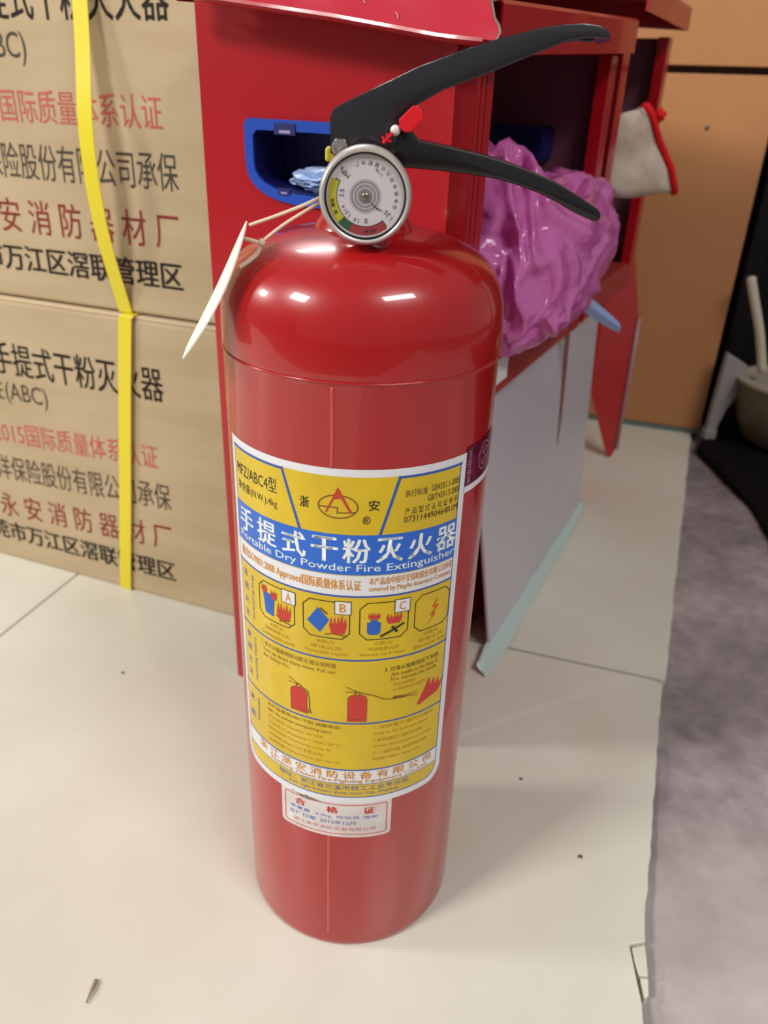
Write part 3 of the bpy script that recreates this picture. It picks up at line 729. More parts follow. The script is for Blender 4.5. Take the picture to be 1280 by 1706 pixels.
# ================================================================== HANG TAG ON STRING
tagt = thing('hang_tag', 'white card tag hanging on cotton string from the extinguisher neck', 'tag', (-0.0478, -0.030, 0.4149))
def T_(x, y, z): return (x + 0.0478, y + 0.030, z - 0.4149)
bm = nb()
P0 = Vector(T_(-0.0482, -0.0300, 0.4152)); P1 = Vector(T_(-0.0765, -0.0330, 0.3622))
vw = Vector((-0.062, 0.33, -0.068)).normalized()     # card lies almost along the line of sight
ax = (P1 - P0).normalized(); side = (vw - ax * vw.dot(ax)).normalized()
nrm = ax.cross(side).normalized(); L = (P1 - P0).length
rows2 = []
for i in range(13):
    k = i / 12
    wd = 0.021 * (1 - 0.18 * k); c = P0 + ax * L * k - side * 0.002 + nrm * 0.0018 * math.sin(PI * k)
    sd = Matrix.Rotation(R_(-1.5 - 8 * math.sin(PI * k) ** 0.8), 3, ax) @ side     # slightly bowed card
    rows2.append([c - sd * wd * 0.5, c + sd * wd * 0.5])
vv = []
for s_ in (1, -1):
    vv.append([[bm.verts.new(p + nrm * 0.0003 * s_) for p in r] for r in rows2])
for i in range(12):
    bm.faces.new((vv[0][i][0], vv[0][i][1], vv[0][i + 1][1], vv[0][i + 1][0])); bm.faces.new((vv[1][i][0], vv[1][i + 1][0], vv[1][i + 1][1], vv[1][i][1]))
    for q in (0, 1): bm.faces.new((vv[0][i][q], vv[0][i + 1][q], vv[1][i + 1][q], vv[1][i][q]))
bm.faces.new((vv[0][0][0], vv[1][0][0], vv[1][0][1], vv[0][0][1])); bm.faces.new((vv[0][12][0], vv[0][12][1], vv[1][12][1], vv[1][12][0]))
bmesh.ops.recalc_face_normals(bm, faces=bm.faces)
obj('card', bm, TAGC, tagt)
obj('string', tube(nb(), smoothpts([T_(-0.0130, -0.0180, 0.4285), T_(-0.0205, -0.0290, 0.4250), T_(-0.0340, -0.0300, 0.4195), T_(-0.0470, -0.0300, 0.4148)], 6), 0.0007, 8), STRING, tagt, True)
obj('string', tube(nb(), smoothpts([T_(-0.0130, -0.0180, 0.4265), T_(-0.0210, -0.0300, 0.4228), T_(-0.0330, -0.0310, 0.4155), T_(-0.0418, -0.0315, 0.4088)], 6), 0.0007, 8), STRING, tagt, True)
obj('string', tube(nb(), smoothpts([T_(-0.0490, -0.0305, 0.4096), T_(-0.0460, -0.0318, 0.4092), T_(-0.0425, -0.0315, 0.4082)], 5), 0.0008, 8), STRING, tagt, True)
obj('string', tube(nb(), smoothpts([T_(-0.0422, -0.0312, 0.4085), T_(-0.0440, -0.0312, 0.4040), T_(-0.0478, -0.0320, 0.4008), T_(-0.0515, -0.0325, 0.3985)], 5), 0.0010, 8), STRING, tagt, True)
bm = nb(); bmesh.ops.create_icosphere(bm, subdivisions=2, radius=0.0016, matrix=Matrix.Translation(T_(-0.0420, -0.0314, 0.4084)))
obj('knot', bm, STRING, tagt, True)

# ================================================================== CARTONS
ca = math.atan2(-0.3782, 0.9257)
cO = Vector((-0.3966, 0.3907, 0))
CL = 0.60; CD = 0.36; CH = 0.289
# local: x along the front face (0 = the measuring point), y back into the carton, z up
LINES = [('手提式干粉灭火器', 0.048, 0.2400, 0.2150, 0.2470, 'k', 0.012), ('性(ABC)', 0.034, 0.1060, 0.1840, 0.2110, 'k', 0.0),
         ('2015国际质量体系认证', 0.0300, 0.2260, 0.1440, 0.1680, 'r', 0.0), ('太平洋保险股份有限公司承保', -0.015, 0.2360, 0.1010, 0.1290, 'k', 0.0),
         ('永 安 消 防 器 材 厂', 0.017, 0.2330, 0.0570, 0.0850, 'r', 0.008), ('东莞市万江区滘联管理区', -0.0240, 0.2330, 0.0240, 0.0470, 'k', 0.028),
         ('MFZ/ABC4型', -0.10, 0.036, 0.2170, 0.2440, 'k', 0.0)]
def carton(lbl, shift, z0, back, x0, x1, H):
    o = thing('carton_box', lbl, 'box', cO + Vector((-0.3782 * -back * -1 * 0, 0, 0)), ca)
    nv = Vector((0.3782, 0.9257, 0))
    o.location = cO + nv * back + Vector((0, 0, z0)) + Vector((0.9257, -0.3782, 0)) * shift
    bm = nb(); box(bm, x0, x1, 0, CD, 0, H, 0.003)
    for v in bm.verts:   # slight bulge of the long sides
        pass
    b_ = obj('carton_body', bm, CARD, o)
    # top flaps: thin boards meeting at a slot along the top
    for ya, yb in ((0.002, CD / 2 - 0.001), (CD / 2 + 0.001, CD - 0.002)):
        bm = nb(); box(bm, x0 + 0.002, x1 - 0.002, ya, yb, H, H + 0.0025, 0.0008); obj('top_flap', bm, CARDE, o)
    for s_, a, b, c, d, k, bo in LINES:
        dz = 0.0
        bm = trect(s_, a, b, c, d, bo, 3)
        sl = 0.0 if c > 0.18 or c < 0.03 else (0.035 if z0 < 0.1 else 0.0)
        for v in bm.verts:
            v.co = Vector((v.co.x, -0.0003, v.co.y + (v.co.x - (a + b) / 2) * sl + dz))
        obj('lettering', bm, CRED if k == 'r' else CBLK, o)
    return o
cart1 = carton('lower brown cardboard carton resting on the floor tiles with tight yellow strap', 0, 0, 0, -0.30, 0.305, 0.2865)
cart2 = carton('upper brown cardboard carton stacked on another with slack yellow strap', 0.033, 0.2904, 0.006, -0.33, 0.297, 0.285)
# straps
p = smoothpts([(0.214, 0.10, 0.2895), (0.2105, 0.012, 0.2898), (0.2098, -0.0012, 0.2880), (0.2085, -0.0030, 0.2780), (0.1965, -0.0035, 0.1915), (0.183, -0.0030, 0.0948), (0.1705, -0.0020, 0.010), (0.1700, -0.0012, 0.0006)], 6)
o = obj('strap', ribbon(p, (1, 0, 0), 0.0135, 0.0007), STRAP, cart1, True, 40); o['label'] = 'tight yellow plastic strap'
p = smoothpts([(0.170, 0.12, 0.2882), (0.169, 0.010, 0.2885), (0.1685, -0.0010, 0.2862), (0.1690, -0.0040, 0.26), (0.1692, -0.0105, 0.20), (0.1695, -0.0185, 0.150), (0.1700, -0.0200, 0.107), (0.1705, -0.0150, 0.060), (0.1715, -0.0015, 0.0060), (0.1720, -0.0010, 0.0008)], 6)
o = obj('strap', ribbon(p, (1, 0, 0), 0.0135, 0.0007), STRAP, cart2, True, 40); o['label'] = 'slack yellow plastic strap bowing off the face'

# ================================================================== RED STEEL CABINETS
KA = R_(-27.8); KO = Vector((-0.1044, 0.1895, 0))
KE = Vector((math.cos(KA), math.sin(KA), 0)); KN = Vector((-math.sin(KA), math.cos(KA), 0))
def W(s, t, z): return KO + KE * s + KN * t + Vector((0, 0, z))
SW = 0.183
def dshape(u0, u1, v0, v1, inset):
    """recessed-handle outline: straight top, bellied bottom"""
    u0 += inset; u1 -= inset; v1 -= inset; v0 += inset
    c = (u0 + u1) / 2; hw = (u1 - u0) / 2; pts = [(u0 + 0.003, v1), (u0, v1 - 0.003), (u0, v0 + (v1 - v0) * 0.52)]
    for k in range(1, 14):
        a = PI * k / 14
        x = c - hw * math.copysign(abs(math.cos(a)) ** 0.72, math.cos(a)); y = v0 + (v1 - v0) * 0.50 - (v1 - v0) * 0.50 * math.sin(a) ** 0.85
        pts.append((x, y))
    pts += [(u1, v0 + (v1 - v0) * 0.52), (u1, v1 - 0.003), (u1 - 0.003, v1)]
    return pts
def cabinet(lbl, loc, T, H, first):
    o = thing('fire_cabinet', lbl, 'cabinet', loc, KA)
    hu = (0.0335, 0.1400, 0.4010, 0.4487)
    hole = dshape(*hu, 0.004)
    outer = [(0, 0), (SW if first else SW - 0.026, 0), (SW if first else SW - 0.026, 0.27), (SW, 0.27), (SW, H), (0, H + (0.045 if first else 0))]
    # near end panel: local XY drawing -> plane y=0 facing -y
    obj('end_panel', plate([outer, hole], 0.0012, frame((0, 0.0012, 0), (1, 0, 0), (0, 0, 1))), CABRED, o)
    outer = [(0, 0), (SW - 0.026, 0), (SW - 0.026, 0.27), (SW, 0.27), (SW, H), (0, H)]
    obj('end_panel', plate([outer, hole], 0.0012, frame((0, T, 0), (1, 0, 0), (0, 0, 1))), INNER, o)
    def handle(y, sgn):
        # flat blue ring + bucket recessed into the cabinet
        ring = plate([dshape(*hu, 0), dshape(*hu, 0.0062)], 0.0022, frame((0, y if sgn < 0 else y + 0.0022, 0), (1, 0, 0), (0, 0, 1)))
        h = obj('handle', ring, BLUEP, o); h['label'] = 'blue plastic recessed carrying handle'
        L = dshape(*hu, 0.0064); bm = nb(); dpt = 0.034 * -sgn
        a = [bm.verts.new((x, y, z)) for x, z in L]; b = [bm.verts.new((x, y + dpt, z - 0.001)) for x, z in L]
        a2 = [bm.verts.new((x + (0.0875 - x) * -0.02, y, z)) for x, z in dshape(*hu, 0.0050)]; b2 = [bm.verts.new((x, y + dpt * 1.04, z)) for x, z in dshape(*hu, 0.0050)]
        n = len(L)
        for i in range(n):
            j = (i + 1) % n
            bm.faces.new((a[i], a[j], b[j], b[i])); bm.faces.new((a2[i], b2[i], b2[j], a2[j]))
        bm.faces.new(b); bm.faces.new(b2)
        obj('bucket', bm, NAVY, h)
        for u_, v_, wd, ht_ in ((0.0560, 0.4405, 0.0150, 0.0062), (0.0580, 0.4068, 0.0085, 0.0040)):
            bm = nb(); box(bm, u_, u_ + wd, y - 0.0028 if sgn < 0 else y + 0.0022, y - 0.0020 if sgn < 0 else y + 0.0028, v_, v_ + ht_); s2 = obj('snap_slot', bm, NAVY, h)
            bm = nb(); box(bm, u_ + wd * 0.25, u_ + wd * 0.78, y - 0.0031 if sgn < 0 else y + 0.0028, y - 0.0028 if sgn < 0 else y + 0.0031, v_ + ht_ * 0.15, v_ + ht_ * 0.42); obj('snap_tongue', bm, mat('snap_pale', (150, 140, 186), 0.4), h)
    handle(0.0, -1); handle(T, 1)
    bm = nb(); box(bm, 0, 0.0012, 0.0012, T - 0.0012, 0, H); obj('back_panel', bm, INNER, o)
    bm = nb(); box(bm, 0.0012, SW - 0.0285, 0.0012, T - 0.0012, 0.012, 0.0135); obj('bottom_panel', bm, CABRED, o)
    # open long side: ribbed posts, lower sheet and sill
    bm = nb()
    for k, (ya, yb, xo) in enumerate(((0.0, 0.0070, 0.0), (0.0070, 0.0085, -0.0025), (0.0085, 0.0150, 0.0), (0.0150, 0.0165, -0.0025), (0.0165, 0.0270, 0.0))):
        box(bm, SW - 0.012, SW + xo, ya, yb, 0 if first else 0.2965, H)
    obj('post', bm, CABRED, o)
    bm = nb(); box(bm, SW - 0.012, SW, T - 0.020, T, 0.2700, H, 0.001); obj('post', bm, CABRED, o)
    bm = nb(); box(bm, SW - 0.0285, SW - 0.026, 0.027 if first else 0.0, T, 0.0, 0.27); obj('lower_sheet', bm, mat('cabinet_dark_red', (172, 16, 28), 0.4), o)
    bm = nb(); box(bm, SW - 0.040, SW - 0.001, 0.0265 if first else 0.0, T - 0.0195, 0.2700, 0.2960, 0.0015); obj('sill', bm, mat('sill_red', (158, 52, 50), 0.4), o)
    return o
cab1 = cabinet('red steel fire cabinet with blue recessed handle standing behind the extinguisher', KO, 0.330, 0.500, True)
cab2 = cabinet('second red steel cabinet behind the pink bag with a white glove sticking out', W(0.0, 0.349, 0), 0.235, 0.530, False)
# lid of the near cabinet: skewed cap with skirts
def lid(o, T, zc, ov, sk, name='lid'):
    (z00, z10, z11, z01) = zc     # skirt lower-edge heights at (s,t) corners
    def zb(s, t):
        a = s / SW; b = t / T
        return z00 * (1 - a) * (1 - b) + z10 * a * (1 - b) + z11 * a * b + z01 * (1 - a) * b
    s0, s1, t0, t1 = -ov, SW + ov, -0.002, T + 0.004
    bm = nb(); N = 16; th = 0.0012
    # long-side skirt with rolled upper edge, rear skirts and top sheet, as a closed-edge shell
    per = [(s1, t0 + (t1 - t0) * k / N) for k in range(N + 1)] + [(s1 - (s1 - s0) * k / N, t1) for k in range(1, N + 1)] + [(s0, t1 - (t1 - t0) * k / N) for k in range(1, N + 1)]
    lo = []; mid = []; up = []
    for s_, t_ in per:
        z = zb(s_, t_); j = 0.0006 * noise.noise((s_ * 30, t_ * 30, 1))
        lo.append(bm.verts.new((s_ + j, t_, z))); mid.append(bm.verts.new((s_ + j, t_, z + sk - 0.002)))
        cs = s_ + (0.0016 if s_ < 0.09 else -0.0016); up.append(bm.verts.new((cs, t_, z + sk)))
    for a, b in ((lo, mid), (mid, up)):
        for i in range(len(per) - 1): bm.faces.new((a[i], a[i + 1], b[i + 1], b[i]))
    for i in range(N):      # top sheet between the two long edges
        bm.faces.new((up[i], up[i + 1], up[3 * N - i - 1], up[3 * N - i]))
    bm.faces.new([up[k] for k in range(N, 2 * N + 1)])
    bmesh.ops.recalc_face_normals(bm, faces=bm.faces)
    bmesh.ops.solidify(bm, geom=list(bm.faces), thickness=th)
    return obj(name, bm, CABRED, o, True, 35)
l1 = lid(cab1, 0.330, (0.508, 0.4855, 0.5040, 0.526), 0.012, 0.0245)
l1['label'] = 'red lid with a folded skirt'
l2 = lid(cab2, 0.235, (0.545, 0.535, 0.538, 0.548), 0.014, 0.022)
# flared, torn end flap of the near lid
def lerp_tab(tab, x):
    for (a, b), (c, d) in zip(tab, tab[1:]):
        if x <= c: return b + (d - b) * (x - a) / (c - a)
    return tab[-1][1]
LOWZ = [(-0.007, 0.5140), (0.0264, 0.5092), (0.1144, 0.4992), (0.1756, 0.4906), (0.2030, 0.4886)]
TORN = [(0.0, 0.2024), (0.07, 0.2042), (0.15, 0.1990), (0.25, 0.1955), (0.35, 0.1925), (0.6, 0.1900), (1.0, 0.1900)]
def flap_pt(q, k):
    s_ = 0.001 + (lerp_tab(TORN, k) - 0.001) * q
    z = lerp_tab(LOWZ, s_) + 0.062 * k
    y = -0.030 + 0.036 * k - 0.002 * math.sin(q * PI) * (1 - k) + 0.0012 * noise.noise((q * 7, k * 4, 2))
    return Vector((s_, y, z))
bm = nb(); NXF = 32; NZF = 16; G = []
for j in range(NZF + 1):
    G.append([bm.verts.new(flap_pt(i / NXF, j / NZF)) for i in range(NXF + 1)])
for j in range(NZF):
    for i in range(NXF): bm.faces.new((G[j][i], G[j][i + 1], G[j + 1][i + 1], G[j + 1][i]))
bmesh.ops.recalc_face_normals(bm, faces=bm.faces); bmesh.ops.solidify(bm, geom=list(bm.faces), thickness=0.0012)
flap = obj('end_flap', bm, CABEDGE, cab1, True, 40); flap['label'] = 'torn pinkish red end flap of the lid'
# folded-back lower hem of the flap
bm = nb(); rr = []
for i in range(25):
    q = 0.97 * i / 24; p_ = flap_pt(q, 0)
    rr.append([bm.verts.new(p_ + Vector(d_)) for d_ in ((0, -0.0008, 0.0006), (0, -0.0012, -0.0010), (0, 0.0010, -0.0022), (0, 0.0120, -0.0030), (0, 0.0120, -0.0018), (0, 0.0010, -0.0006))])
for a, b in zip(rr, rr[1:]):
    for k in range(6): bm.faces.new((a[k], a[(k + 1) % 6], b[(k + 1) % 6], b[k]))
bm.faces.new(rr[0]); bm.faces.new(rr[-1]); bmesh.ops.recalc_face_normals(bm, faces=bm.faces)
obj('flap_hem', bm, CABRED, flap, True, 40)
pts = [flap_pt(1, k / 20) + Vector((0.0004, -0.0003, 0)) for k in range(0, 9)]
obj('torn_edge', tube(nb(), pts, 0.0006, 6), RAW, flap)
bm = nb(); f = bm.faces.new([bm.verts.new(q) for q in ((0.1940, -0.018, 0.505), (0.1975, -0.010, 0.508), (0.1985, -0.006, 0.520), (0.1930, -0.004, 0.532), (0.1905, -0.012, 0.518))]); bmesh.ops.solidify(bm, geom=[f], thickness=0.0008)
obj('torn_tab', bm, RAW, flap)
for q0, k0, q1, k1 in ((0.47, 0.36, 0.52, 0.22), (0.60, 0.34, 0.645, 0.12), (0.64, 0.15, 0.67, 0.20), (0.73, 0.10, 0.735, 0.05)):
    obj('scratch', tube(nb(), [flap_pt(q0, k0) + Vector((0, -0.0006, 0)), flap_pt((q0 + q1) / 2, (k0 + k1) / 2) + Vector((0, -0.0007, 0)), flap_pt(q1, k1) + Vector((0, -0.0006, 0))], 0.0003, 5), mat('scratch_bare', (226, 150, 140), 0.4), flap)
# scrap of white paper stuck at the sill corner
bm = nb(); box(bm, SW - 0.001, SW, 0.088, 0.112, 0.279, 0.2985); obj('paper_scrap', bm, LW, cab1)

# crumpled scrap inside the blue handle recess
def crumple(name, c, rad, m, parent=None, seed=0, sub=4, amp=0.35, freq=3.0):
    bm = nb(); bmesh.ops.create_icosphere(bm, subdivisions=sub, radius=1.0)
    for v in bm.verts:
        d = v.co.normalized()
        f1 = abs(noise.noise(d * freq + Vector((seed, 0, 0)))); f2 = abs(noise.noise(d * freq * 2.3 + Vector((0, seed, 3))))
        k = 1 - amp * f1 * 1.6 - amp * 0.5 * f2
        v.co = Vector((d.x * rad[0] * k, d.y * rad[1] * k, d.z * rad[2] * k))
    o = obj(name, bm, m, parent, True, 50)
    o.location = c
    return o
o = crumple('plastic_scrap', W(0.080, 0.019, 0.4152), (0.030, 0.011, 0.0085), SKYB, None, 5, 4, 0.4, 3.5); o.rotation_euler = (0, 0, KA)
tag(o, 'crumpled pale blue plastic scrap lying in the blue handle recess', 'plastic scrap')

# ---- loose white board leaning against the open side
board = thing('white_board', 'glossy white board leaning against the side of the red cabinets', 'board', W(SW - 0.0030, 0.30, 0), KA)
bm = nb(); Mx = frame((0.0026, -0.1905, 0), (0, 1, 0), (-0.055, 0, 1))
bm = plate([[(0.0385, 0.0), (0.371, 0.0), (0.371, 0.262), (0.222, 0.262), (0.0, 0.262), (0.0, 0.150)]], 0.003, Mx, 0.0006)
obj('panel', bm, WBOARD, board)
bm = plate([[(0.222, 0.2615), (0.240, 0.2615), (0.236, 0.170), (0.228, 0.140)]], 0.0004, frame((0.0059, -0.1905, 0), (0, 1, 0), (-0.055, 0, 1))); obj('reflection_strip', bm, REFL, board)  # brown wedge: the red post's reflection in the board, painted as a thin plate
# teal protective film peeled onto the floor along the board
bm = nb(); Lf = [(0.104, 0.199), (0.1215, 0.2385), (0.150, 0.2975), (0.1735, 0.3430), (0.205, 0.404), (0.2370, 0.4590), (0.262, 0.507), (0.2880, 0.5440)]
Rf = [(0.1185, 0.1900), (0.1415, 0.2260), (0.168, 0.2810), (0.1910, 0.3280), (0.2205, 0.385), (0.2495, 0.4390), (0.273, 0.491), (0.2915, 0.5260)]
rr = []
for i, (a, b) in enumerate(zip(smoothpts([(x + 0.006, y, 0) for x, y in Lf], 4), smoothpts([(x, y, 0) for x, y in Rf], 4))):
    r = []
    for k in range(7):
        q = k / 6; p_ = a.lerp(b, q)
        z = 0.0018 + 0.0065 * (1 - q) ** 1.5 + 0.0022 * abs(noise.noise((p_.x * 60, p_.y * 60, 0)))
        r.append(bm.verts.new((p_.x + 0.0015 * noise.noise((i * 0.5, k, 0)), p_.y, z)))
    rr.append(r)
for a, b in zip(rr, rr[1:]):
    for k in range(6): bm.faces.new((a[k], a[k + 1], b[k + 1], b[k]))
bmesh.ops.recalc_face_normals(bm, faces=bm.faces); bmesh.ops.solidify(bm, geom=list(bm.faces), thickness=0.0003)
tag(obj('plastic_film', bm, TEAL, None, True), 'pale teal strip of plastic film on the tiles along the white board', 'plastic film')

# ---- pink bag
bm = nb(); bmesh.ops.create_icosphere(bm, subdivisions=6, radius=1.0)
for v in bm.verts:
    d = v.co.normalized()
    q = d + 0.25 * Vector((noise.noise(d * 2 + Vector((5, 0, 0))), noise.noise(d * 2 + Vector((0, 5, 0))), noise.noise(d * 2)))
    f1 = abs(noise.noise(q * 1.5 + Vector((1.7, 0, 0)))); f2 = abs(noise.noise(Vector((q.x * 2.2, q.y * 3.4, q.z * 2.2)) + Vector((0, 3.1, 0)))); f3 = abs(noise.noise(q * 6.0))
    k = 1.08 - 0.30 * f1 - 0.22 * f2 - 0.07 * f3
    sq = Vector((math.copysign(abs(d.x) ** 0.8, d.x), math.copysign(abs(d.y) ** 0.8, d.y), math.copysign(abs(d.z) ** 0.8, d.z)))
    v.co = Vector((sq.x * 0.046 * k, sq.y * 0.128 * k, sq.z * 0.060 * k))
    v.co.z += 0.012 * (v.co.y / 0.13)
    g_ = math.exp(-((v.co.y + 0.075) / 0.035) ** 2) * max(0, d.z)   # a gathered end standing up inside the cabinet
    v.co.z += 0.045 * g_; v.co.x -= 0.035 * g_
bag = obj('plastic_bag', bm, BAG, None, True); bag.location = W(0.178, 0.182, 0.3570); bag.rotation_euler = (0, 0, KA)
tag(bag, 'crumpled pink plastic bag stuffed into the open side of the red cabinet', 'plastic bag')

# ---- pale blue ribbon under the bag
bm = nb(); top_e = [(0.186, 0.350, 0.3095), (0.1978, 0.352, 0.3127), (0.212, 0.353, 0.3045), (0.2290, 0.354, 0.2925), (0.2385, 0.355, 0.2850)]
low_e = [(0.188, 0.348, 0.3030), (0.1955, 0.349, 0.2995), (0.206, 0.350, 0.2935), (0.2220, 0.351, 0.2840), (0.2385, 0.352, 0.2765)]
A_ = smoothpts(top_e, 4); B_ = smoothpts(low_e, 4); rr = []
for a, b in zip(A_, B_):
    rr.append([bm.verts.new(a), bm.verts.new(a.lerp(b, 0.5) + Vector((0, -0.004, 0.001))), bm.verts.new(b)])
for a, b in zip(rr, rr[1:]):
    for k in range(2): bm.faces.new((a[k], a[k + 1], b[k + 1], b[k]))
bmesh.ops.solidify(bm, geom=list(bm.faces), thickness=0.0015)
tag(obj('plastic_strip', bm, SKYB, None, True, 50), 'pale blue plastic strip poking out beneath the pink bag', 'plastic strip')

# ---- cotton glove with red hem
glove = thing('cotton_glove', 'white cotton work glove with red hem sticking out of the second cabinet', 'glove', (0.290, 0.520, 0.420))
def gl(x, z, y=0.52): return Vector((x - 0.290, y - 0.520, z - 0.420))
secs = [((0.232, 0.4420), (0.236, 0.3850), 0.016), ((0.2440, 0.4490), (0.2555, 0.3775), 0.019), ((0.2600, 0.4575), (0.2800, 0.3770), 0.020), ((0.2730, 0.4610), (0.3050, 0.3815), 0.019), ((0.2790, 0.4635), (0.3270, 0.3845), 0.016)]
bm = nb(); NS = 28; rings = []
SS = []
for i in range(len(secs) - 1):
    for k in range(5):
        q = k / 5; a, b = secs[i], secs[i + 1]
        SS.append(tuple(tuple(a[m_][n_] + (b[m_][n_] - a[m_][n_]) * q for n_ in (0, 1)) for m_ in (0, 1)) + (a[2] + (b[2] - a[2]) * q,))
SS.append(secs[-1])
for i, (a, b, d) in enumerate(SS):
    ca_, cb_ = gl(*a), gl(*b); c = (ca_ + cb_) / 2; h = (ca_ - cb_) / 2; r = []
    for k in range(NS):
        an = 2 * PI * k / NS; p_ = c + h * math.cos(an) + Vector((0, d, 0)) * math.sin(an) * (0.9 + 0.3 * math.cos(2 * an))
        f = 0.004 * noise.noise(p_ * 45) - 0.003 * abs(noise.noise(Vector((p_.x * 20, p_.y * 20, (p_.z + p_.x * 0.8) * 80))))
        r.append(bm.verts.new(p_ + Vector((0.3, -1, 0.2)) * f))
    rings.append(r)
for a, b in zip(rings, rings[1:]):
    for k in range(NS): bm.faces.new((a[k], a[(k + 1) % NS], b[(k + 1) % NS], b[k]))
bm.faces.new(rings[0])
bmesh.ops.recalc_face_normals(bm, faces=bm.faces)
hem = [v.co.copy() for v in rings[-1]]
obj('knit_body', bm, GLOVE, glove, True)
obj('red_hem', tube(nb(), [p_ + Vector((0.001, 0, 0.0005)) for p_ in hem] + [hem[0] + Vector((0.001, 0, 0.0005))], 0.0038, 8), HEM, glove, True)
o = crumple('thread_tuft', gl(0.2985, 0.4560, 0.525), (0.0075, 0.006, 0.0075), HEM, glove, 9, 3, 0.5, 4)
bm = nb(); bm.faces.new([bm.verts.new(p_ * 0.985 + Vector((-0.006, 0, 0))) for p_ in hem[::-1]]); obj('glove_mouth', bm, GLOVE, glove)

# ---- pointed red sheet-metal door behind
door = thing('metal_door', 'loose red sheet metal door with pointed lower end behind the white board', 'door', (0.355, 0.700, 0.0))
pf = [(0.2900, 0.3700), (0.3430, 0.3620), (0.3560, 0.2950), (0.3770, 0.2079), (0.3790, 0.0150), (0.3740, 0.0010), (0.3690, 0.0000), (0.3640, 0.0100), (0.3286, 0.0991), (0.2980, 0.1400), (0.2850, 0.3000)]
bm = plate([[(x - 0.355, z) for x, z in pf]], 0.0016, frame((0, 0.0016, 0), (1, 0, 0), (0, 0, 1))); obj('sheet', bm, mat('door_red', (176, 34, 36), 0.35, coat=0.2), door)
bm = nb()
obj('edge_fold', tube(nb(), [(x - 0.355, -0.001, z) for x, z in ((0.3775, 0.2079), (0.3785, 0.12), (0.3790, 0.0150))], 0.0030, 8), mat('fold_lilac', (172, 128, 136), 0.4), door, True)

# ---- tan cupboard
wa = math.atan2(0.8057 - 0.841, 0.5325 - 0.435)
cup = thing('wooden_cupboard', 'tan laminate cupboard with two flat fronts at the back right', 'cupboard', (0.435, 0.841, 0), wa)
bm = nb(); box(bm, -0.45, 0.1165, 0.018, 0.42, 0.0, 0.95); obj('carcass', bm, WOODD, cup)
bm = nb(); box(bm, -0.45, 0.1160, 0.0, 0.0178, 0.008, 0.5055, 0.001); obj('lower_front', bm, WOOD, cup)
bm = nb(); box(bm, -0.45, 0.1500, 0.0, 0.0178, 0.5150, 0.95, 0.001); obj('upper_front', bm, WOOD, cup)
bm = nb(); box(bm, -0.45, 0.1160, -0.002, 0.0178, 0.0, 0.0075); obj('kick_strip', bm, KICK, cup)
obj('screw_head', lathe(nb(), [(0.0035, 0.0), (0.0034, -0.0008), (0.002, -0.0014)], 16, 'y', (0.0351, 0, 0.4409)), mat('screw_brown', (110, 78, 50), 0.4), cup)

# ---- dark corner at the right
tag(obj('rubber_mat', plate([[(0.5165, 0.735), (0.5195, 0.66), (0.515, 0.54), (0.503, 0.45), (0.470, 0.33), (1.5, 0.1), (1.5, 1.4), (0.80, 1.4), (0.715, 1.21), (0.557, 0.80)]], 0.016, Matrix.Translation((0, 0, -0.008)), 0.002), MATB), 'black rubber mat covering the cement at the right edge', 'mat')
rack = thing('black_rack', 'black rack frame with added backing for the gloom beside the tan cupboard', 'rack', (0.57, 0.82, 0.008))
for x, y in ((0.0, 0.0), (0.55, -0.16)):
    bm = nb(); box(bm, x - 0.012, x + 0.014, y - 0.014, y + 0.014, 0, 0.95, 0.002); obj('post', bm, DARK, rack)
bm = nb(); box(bm, 0.075, 0.62, 0.13, 0.142, 0, 0.95); obj('gloom_backing', bm, DARK, rack)  # added black sheet; the unlit gloom of the corner is put into its colour
bm = nb(); box(bm, -0.012, 0.62, -0.20, 0.0, 0.93, 0.95); obj('shelf', bm, DARK, rack)
leg = thing('grey_bracket', 'grey tapered plastic foot standing beside the black rack post', 'bracket', (0.545, 0.768, 0.008))
obj('upright', plate([[(-0.008, 0.0), (0.007, 0.0), (0.0085, 0.020), (0.016, 0.050), (0.026, 0.068), (0.040, 0.100), (0.030, 0.120), (-0.003, 0.138), (-0.006, 0.060)]], 0.012, frame((0, 0.006, 0), (1, 0, 0), (0, 0, 1)), 0.002), GREYL, leg)
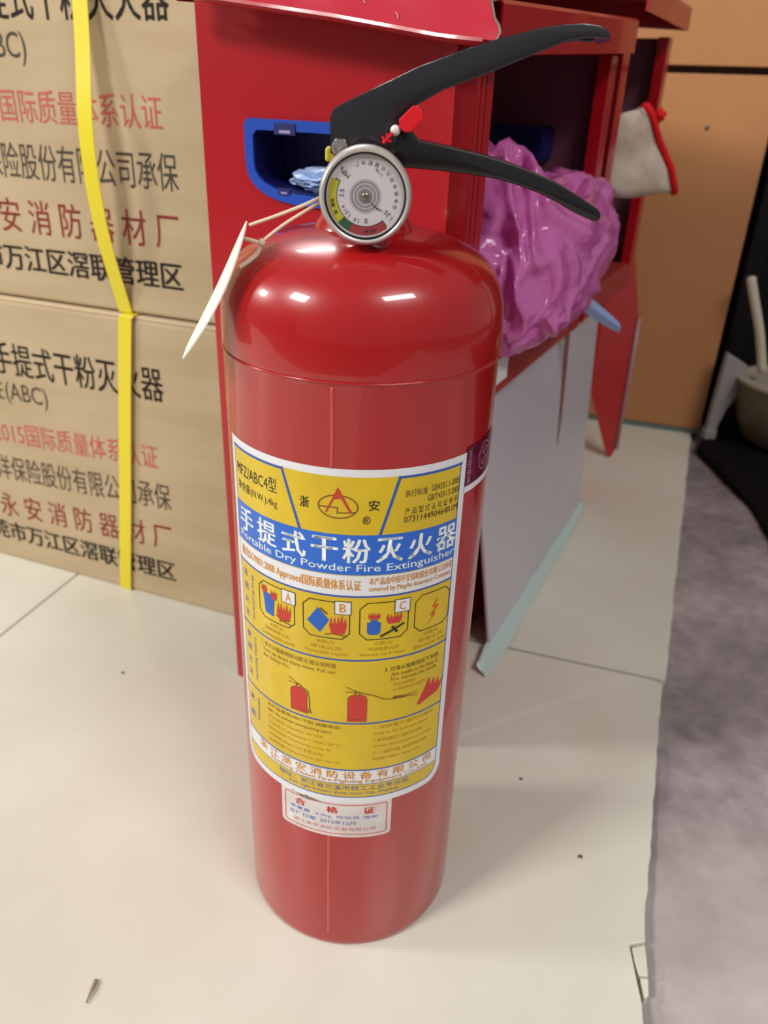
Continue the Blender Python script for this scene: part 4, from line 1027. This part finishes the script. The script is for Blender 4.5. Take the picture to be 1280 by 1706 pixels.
bm = nb(); box(bm, -0.0095, 0.009, -0.008, 0.008, 0.0, 0.016, 0.002); obj('foot_cap', bm, GREYL, leg)
bm = nb(); stick_pts = smoothpts([(0.005, 0.0, 0.003), (-0.012, 0.004, 0.060), (-0.034, 0.010, 0.118), (-0.041, 0.012, 0.138)], 5)
o = obj('wooden_stick', tube(nb(), stick_pts, 0.006, 10, [0.0065] * 15 + [0.004]), BEIGE, None, True); o.location = (0.590, 0.752, 0.118)
tag(o, 'beige wooden stick slanting out of the olive bin', 'stick')
binn = thing('olive_bin', 'olive round bin in the dark corner at the right edge', 'bin', (0.640, 0.745, 0.008))
obj('bowl', lathe(nb(), [(0.030, 0.0), (0.050, 0.012), (0.064, 0.040), (0.072, 0.080), (0.074, 0.098), (0.071, 0.098), (0.068, 0.080), (0.060, 0.042), (0.030, 0.010)], 48), OLIVE, binn, True, 40)
obj('rim', lathe(nb(), [(0.0725, 0.0975), (0.0765, 0.099), (0.0765, 0.103), (0.0705, 0.103), (0.0705, 0.0985)], 48), mat('bin_rim', (172, 160, 140), 0.5), binn, True, 40)

# ---- litter on the floor
bm = tube(nb(), [(-0.1468, -0.0868, 0.0012), (-0.1474, -0.0930, 0.0018), (-0.1486, -0.1000, 0.0010)], 0.001, 6, [0.0013, 0.0010, 0.0004])
tag(obj('straw_splinter', bm, STRAW), 'dry straw splinter lying on the floor tile at bottom left', 'splinter')
for i, (x, y, r, l_) in enumerate(((0.1303, 0.0714, 0.0012, 'dark speck of dirt right of the extinguisher base nearest the wall side'), (0.1597, 0.0010, 0.0014, 'brown crumb of dirt on the tile at lower right'), (-0.2070, 0.1900, 0.0012, 'tiny brown crumb on the tile in front of the cartons'))):
    bm = nb(); bmesh.ops.create_icosphere(bm, subdivisions=2, radius=r)
    for v in bm.verts: v.co = Vector((v.co.x * 1.3, v.co.y, v.co.z * 0.5)) * (1 + 0.4 * noise.noise(v.co * 900))
    o = obj('dirt_crumb', bm, mat('dirt', (104, 92, 72), 0.9), None, True); o.location = (x, y, r * 0.4); tag(o, l_, 'crumb', 'crumbs on the tiles')
